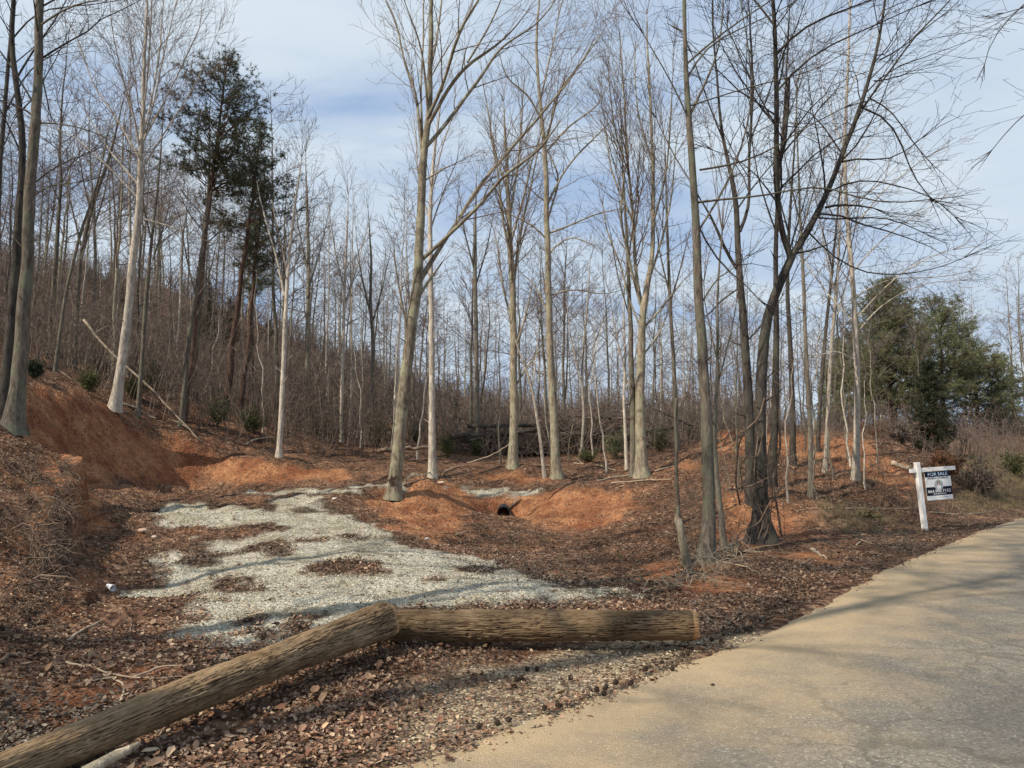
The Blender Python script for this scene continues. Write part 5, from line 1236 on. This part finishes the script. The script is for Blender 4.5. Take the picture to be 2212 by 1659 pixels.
for a in [('yellow-green shrub on the crest left of the poplar foot', 190, 850, 24, 55, 60, 'shrub_green', 900), ('yellow-green shrub behind the poplar foot', 290, 862, 26.5, 60, 60, 'shrub_green', 900),
          ('olive shrub on the leaves left of the fork-limbed pale trunk', 540, 975, 29, 80, 50, 'shrub_green', 1100), ('tall olive shrub left of the big leaning tree', 815, 960, 33, 62, 90, 'shrub_green', 1400),
          ('olive shrub right of the near-white trunk', 965, 1000, 31, 50, 60, 'shrub_green', 900), ('small green shrub left of the flared tree foot', 1030, 985, 33, 40, 45, 'shrub_green', 600),
          ('pale green shrub behind the small brush heap', 1045, 930, 38, 70, 45, 'shrub_green', 700), ('green shrub right of the close pair of trunks', 1425, 985, 32, 50, 60, 'shrub_green', 900),
          ('green undershrub between close pair and straight tan tree', 1270, 1010, 30, 60, 30, 'shrub_green', 600), ('dark green shrub at the far left behind the grey bank-top trunk', 75, 800, 21, 46, 45, 'needle_dark', 700),
          ('reddish-brown leafed bush directly behind the for sale sign', 2040, 1010, 21, 90, 55, 'dead_leaf', 1500), ('russet leafed bush on the berm top behind the silvery tree', 1880, 925, 32, 120, 60, 'dead_leaf', 1300),
          ('low bramble bush on the bank right of the sale sign', 2120, 1050, 21, 120, 75, 'brush', 1300), ('grassy bush at the right picture edge', 2195, 1010, 27, 70, 50, 'shrub_green', 900),
          ('low straw-green tuft on the leafy slope left of the sign post', 1880, 1125, 15, 60, 16, 'grass', 300), ('tangled brown bush at the end of the berm, under the cedar', 1950, 990, 24, 110, 50, 'brush', 1200)]:
    shrub(*a)

for k_, u_ in enumerate([20, 130, 215, 330, 470, 545, 640, 700, 770, 900, 1150, 1330, 1500, 1590]):
    D_ = random.uniform(30, 46) if u_ > 500 else random.uniform(27, 36); p_ = P(u_, 900, D_); vv = 970 - (zt(p_[0], p_[1]) - EYE) / D_ * F
    shrub('olive-green undershrub in the dim woods, %s of these counting from the left' % ORD[k_], u_, vv, D_, random.uniform(35, 75), random.uniform(35, 80), random.choice(['shrub_green', 'needle']), 900)
# grass on the roadside bank
GP = sample_front(26000, 11, 40, 1.0, 40); GP = GP[masks(GP[:, 0], GP[:, 1])[:, 3] * .8 + .004 > RNG.random(len(GP))]
GP = GP[road_dist(GP[:, 0], GP[:, 1]) > .3]
if len(GP):
    gz = height(GP[:, 0], GP[:, 1]); A_ = Acc(); tufts(A_, np.stack([GP[:, 0], GP[:, 1], gz], 1), np.tile(UP * 2, (len(GP), 1)), .22, .006, 9)
    tag(A_.build('roadside_grass', M['grass'], smooth=False), 'dry yellow-green grass on the bank beside the road at the right', 'grass', kind='stuff')

# ------------------------------------------------------------------ pipe
m, t, b_ = new_mat('black_plastic', .5, .4); b_.inputs['Base Color'].default_value = (.012, .012, .014, 1); M['plastic'] = m
pc = P(1088, 1108, 21.5); ro = 13.5 * 21.5 / F
root = empty('drainage_pipe', pc, 'black corrugated plastic drainage pipe mouth under the gravel crossing', 'pipe')
n = 90; s = np.linspace(0, 3.2, n); A_ = Acc(); A_.tube(np.stack([s * .0, s, s * .03], 1), ro + .008 * np.sign(np.sin(s * 2 * math.pi / .07 * .5)), 40); A_.build('pipe_wall', M['plastic'], root)
A_ = Acc(); A_.tube(np.stack([s * 0, s, s * .03], 1), np.full(n, ro - .02), 40); A_.build('inner_wall', M['plastic'], root)
th = np.linspace(0, 2 * math.pi, 49)[:-1]; o1 = np.stack([np.cos(th) * (ro + .010), th * 0 - .003, np.sin(th) * (ro + .010)], 1); o2 = np.stack([np.cos(th) * (ro - .02), th * 0 - .003, np.sin(th) * (ro - .02)], 1)
i = np.arange(48); mesh_obj('rim', np.vstack([o1, o2]), np.stack([i, (i + 1) % 48, (i + 1) % 48 + 48, i + 48], -1), M['plastic'], root)

# ------------------------------------------------------------------ cup, stones, seed balls
m, t, b_ = new_mat('white_foam', .6, .3); b_.inputs['Base Color'].default_value = (.85, .85, .85, 1); M['white'] = m
h = hit(238, 1276); root = empty('foam_cup', h + np.array([0, 0, .038]), 'white foam cup lying on the leaves at the foot of the clay bank', 'cup')
ax = nrm(np.array([.75, -.45, -.12])); A_ = Acc(); A_.tube(np.array([ax * k for k in (-.06, -.058, .055)]), [.026, .029, .040], 24, cap=False)
A_.tube(np.array([ax * k for k in (.055, -.05)]), [.037, .027], 24); cc = -ax * .06; A_.tube(np.array([cc, cc - ax * .001]), [.026, .001], 24); A_.build('cup_wall', M['white'], root)
A_ = Acc(); A_.tube(np.array([ax * k for k in (.052, .055, .059)]), [.0405, .0435, .0405], 24); A_.build('rim', M['white'], root)
def rock(label, u, v, w_, colr, flat=.6):
    h = hit(u, v); r = w_ / 2 * h[1] / F; n1_, n2_ = 10, 14; V = []
    for i_ in range(n1_ + 1):
        ph = math.pi * i_ / n1_
        for j_ in range(n2_):
            a = 2 * math.pi * j_ / n2_; d = np.array([math.sin(ph) * math.cos(a), math.sin(ph) * math.sin(a), math.cos(ph)])
            q = 1 + .35 * float(fbm(np.array([d[0] * 1.7 + u]), np.array([d[1] * 1.7 + d[2] * 1.3 + v]), 3)[0]); V.append(d * r * q * np.array([1, .8, flat]))
    i_ = np.arange(n1_)[:, None] * n2_ + np.arange(n2_)[None]; j_ = np.arange(n1_)[:, None] * n2_ + (np.arange(n2_)[None] + 1) % n2_
    o = mesh_obj('stone', np.array(V), np.stack([i_, j_, j_ + n2_, i_ + n2_], -1).reshape(-1, 4), plain('rock', colr, scale=20)); o.location = (h + np.array([0, 0, r * .35])).tolist(); tag(o, label, 'stone')
rock('small bright white stone on the leaves in front of the clay mound', 922, 1166, 10, (.8, .78, .7))
rock('pale flat stone on top of the clay mound by the near-white trunk', 953, 1046, 15, (.55, .42, .3), .45)
rock('pale pink rock at the far left side of the gravel', 308, 1152, 20, (.5, .36, .26), .5)
rock('pale rock on the leaves just left of the gravel edge', 333, 1162, 12, (.5, .42, .34))
rock('white rock on the far side of the gravel drive', 722, 1080, 9, (.7, .65, .55))
rock('light rock near the ditch-side tip of the gravel', 1330, 1278, 14, (.5, .4, .3))
rock('tan stone at the road side of the gravel tip', 1385, 1296, 12, (.5, .42, .3))
def ball(u, v, lab):
    h = hit(u, v); r = .016; h = h + np.array([0, 0, r + .03 * (road_dist(h[0], h[1])[0] < .1)]); root = empty('seed_ball', h, lab, 'seed ball', 'sweetgum seed balls at the road edge')
    A_ = Acc(); A_.tube(np.array([[0, 0, -r], [0, 0, -r * .7], [0, 0, 0], [0, 0, r * .7], [0, 0, r]]), [.002, r * .7, r, r * .7, .002], 10)
    A_.build('core', M['dark_seed'], root); A_ = Acc()
    for _ in range(46): d = nrm(RNG.normal(0, 1, 3)); A_.tube(np.array([d * r * .8, d * r * 1.4]), [.0045, .0008], 3)
    A_.build('spikes', M['dark_seed'], root)
BL = [(1160,1451),(1139,1453),(1126,1469),(1116,1476),(1289,1509),(1309,1501),(1330,1494),(1363,1496),(1232,1471),(1305,1519),(1099,1575),(1074,1582),(1207,1546),(1476,1433),(1486,1428),(1452,1460),(1176,1548),(1035,1593),(1430,1446),(1538,1388),(1612,1370),(1700,1334),(1540,1500),(1395,1462)]
for k, (u, v) in enumerate(sorted(BL)):
    ball(u, v, 'dark spiky seed ball on the road shoulder, %s counting from the left' % ORD[k])

# ------------------------------------------------------------------ sign
def flat(name, col, rough=.5):
    m, t, b = new_mat(name, rough, .3); b.inputs['Base Color'].default_value = (*col, 1); return m
M['paint'] = plain('white_paint', (.82, .79, .74), .55, .06, 8); M['navy'] = flat('navy', (.004, .005, .020), .7); M['panel_white'] = flat('panel_white', (.80, .80, .78)); M['lightblue'] = flat('pale_blue', (.45, .62, .8))
M['ink'] = flat('ink', (.03, .035, .06)); M['photo_grey'] = plain('photo_grey', (.40, .42, .42), .5, .3, 14); M['skin'] = flat('skin', (.55, .36, .26)); M['hair'] = flat('hair', (.09, .05, .03)); M['metal'] = flat('metal', (.35, .35, .35), .4)
from mathutils import Matrix
sb = G(1998, 1143, .02); R_ = nrm(np.array([.97, .24, .055])); Uz = np.array([-.0665, .024, .98]); Uz = nrm(Uz - R_ * np.dot(Uz, R_)); Nn_ = np.cross(Uz, R_)      # Nn_ points away from the viewer
root = empty('for_sale_sign', (sb[0], sb[1], zt(sb[0], sb[1])), 'white wooden yard post leaning left, hung with a navy and white FOR SALE panel', 'sign')
root.rotation_euler = Matrix([[R_[0], Nn_[0], Uz[0]], [R_[1], Nn_[1], Uz[1]], [R_[2], Nn_[2], Uz[2]]]).to_euler()
def box(acc, x0, x1, y0, y1, z0, z1, bev=.004):
    bm_v = []
    for x in (x0, x1):
        for y in (y0, y1):
            for z in (z0, z1): bm_v.append((x, y, z))
    q = np.array([(0, 1, 3, 2), (4, 6, 7, 5), (0, 4, 5, 1), (2, 3, 7, 6), (0, 2, 6, 4), (1, 5, 7, 3)]); acc.quads(np.array(bm_v), q)
def bevel(o, w_=.004):
    mo = o.modifiers.new('bevel', 'BEVEL'); mo.width = w_; mo.segments = 2; return o
A_ = Acc(); box(A_, -.044, .044, -.044, .044, -.25, 1.335); bevel(A_.build('post', M['paint'], root, smooth=False), .006)
A_ = Acc(); box(A_, -.19, -.0445, -.019, .019, 1.135, 1.215); box(A_, .0445, .90, -.019, .019, 1.135, 1.215); bevel(A_.build('arm', M['paint'], root, smooth=False), .004)
for x in (.27, .64):
    A_ = Acc(); A_.tube(np.array([[x, 0, 1.155], [x, 0, 1.14], [x + .004, 0, 1.13]]), [.004] * 3, 6); th = np.linspace(0, 2 * math.pi, 13)
    A_.tube(np.stack([x + np.cos(th) * .018, th * 0 - .021, 1.215 + np.sin(th) * .018], 1), .004, 5); A_.build('hook', M['metal'], root)
x0, x1, z0, z1 = .147, .765, .565, 1.135; Hh = z1 - z0
pan = empty('sign_panel', (0, 0, 0)); del_ = pan; bpy.data.objects.remove(del_)
A_ = Acc(); box(A_, x0, x1, -.004, .004, z0, z1); panel = A_.build('panel', M['panel_white'], root, smooth=False)
def band(f0, f1, name='navy_band'):
    A_ = Acc(); box(A_, x0, x1, -.0055, -.0042, z1 - Hh * f1, z1 - Hh * f0); A_.build(name, M['navy'], panel, smooth=False)
band(0, .196); band(.545, .845)
def text(s_, size, cx_, cz, mat, bold=.0, spacing=1.0, y=-.0068, name='lettering', wmax=None):
    c = bpy.data.curves.new(name, 'FONT'); c.body = s_; c.size = size; c.align_x = 'CENTER'; c.align_y = 'CENTER'; c.offset = bold; c.space_character = spacing; c.resolution_u = 3
    to = bpy.data.objects.new('tmp_text', c); COL.objects.link(to); dg = bpy.context.evaluated_depsgraph_get(); me = bpy.data.meshes.new_from_object(to.evaluated_get(dg)); bpy.data.objects.remove(to)
    co = np.empty(len(me.vertices) * 3); me.vertices.foreach_get('co', co); co = co.reshape(-1, 3)
    k = 1.0 if wmax is None else wmax / max(1e-6, np.ptp(co[:, 0]))
    me.vertices.foreach_set('co', np.stack([cx_ + co[:, 0] * k, np.full(len(co), y), cz + co[:, 1]], 1).astype(np.float32).ravel()); me.update(); me.materials.clear(); me.materials.append(mat)
    o = bpy.data.objects.new(name, me); COL.objects.link(o); o.parent = panel; return o
xc = (x0 + x1) / 2
text('FOR SALE', .088, xc, z1 - Hh * .105, M['lightblue'], .0012, wmax=.47)
text('ANGELA ATHERLEY', .048, xc, z1 - Hh * .245, M['ink'], .001, wmax=.52)
text('864.980.7152', .080, xc, z1 - Hh * .70, M['panel_white'], .0015, wmax=.55)
text('movetoupstate.com', .036, xc, z1 - Hh * .785, M['panel_white'], .001, wmax=.31)
A_ = Acc(); box(A_, xc - .02, xc + .19, -.0055, -.0042, z1 - Hh * .922, z1 - Hh * .912); A_.build('fine_print', M['ink'], panel, smooth=False)
def disc(name, r, cx_, cz, y, mat, sx=1, sz=1):
    th = np.linspace(0, 2 * math.pi, 41)[:-1]; V = np.vstack([np.stack([cx_ + r * sx * np.cos(th), th * 0 + y, cz + r * sz * np.sin(th)], 1), [[cx_, y, cz]]]); i = np.arange(40)
    o = mesh_obj(name, V, np.stack([i, (i + 1) % 40, np.full(40, 40)], -1), mat, panel, smooth=False); return o
zc_ = z1 - Hh * .475
disc('portrait_ring', .108, xc, zc_, -.0060, M['panel_white']); disc('portrait', .100, xc, zc_, -.0064, M['photo_grey'])
disc('portrait_hair', .036, xc, zc_ + .035, -.0068, M['hair'], .85, 1.1); disc('portrait_face', .024, xc, zc_ + .03, -.0072, M['skin'], .85, 1.15)
disc('portrait_clothes', .05, xc, zc_ - .045, -.0070, M['panel_white'], 1, .8)

# ------------------------------------------------------------------ wire across the upper right
pa = P(1870, 205, 26); pb = P(2230, -8, 22); dv = pb - pa; n = 40; q = np.linspace(-1.2, 1.6, n)
A_ = Acc(); pts = pa[None] + dv[None] * q[:, None]; pts[:, 2] -= .25 * np.sin(np.clip((q + 1.2) / 2.8, 0, 1) * math.pi); A_.tube(pts - pa, .008, 5)
o = A_.build('overhead_wire', M['ink']); o.location = pa.tolist(); tag(o, 'thin overhead wire crossing the sky at the upper right', 'wire')
for o in COL.objects:
    if 'zone' in o: del o['zone']
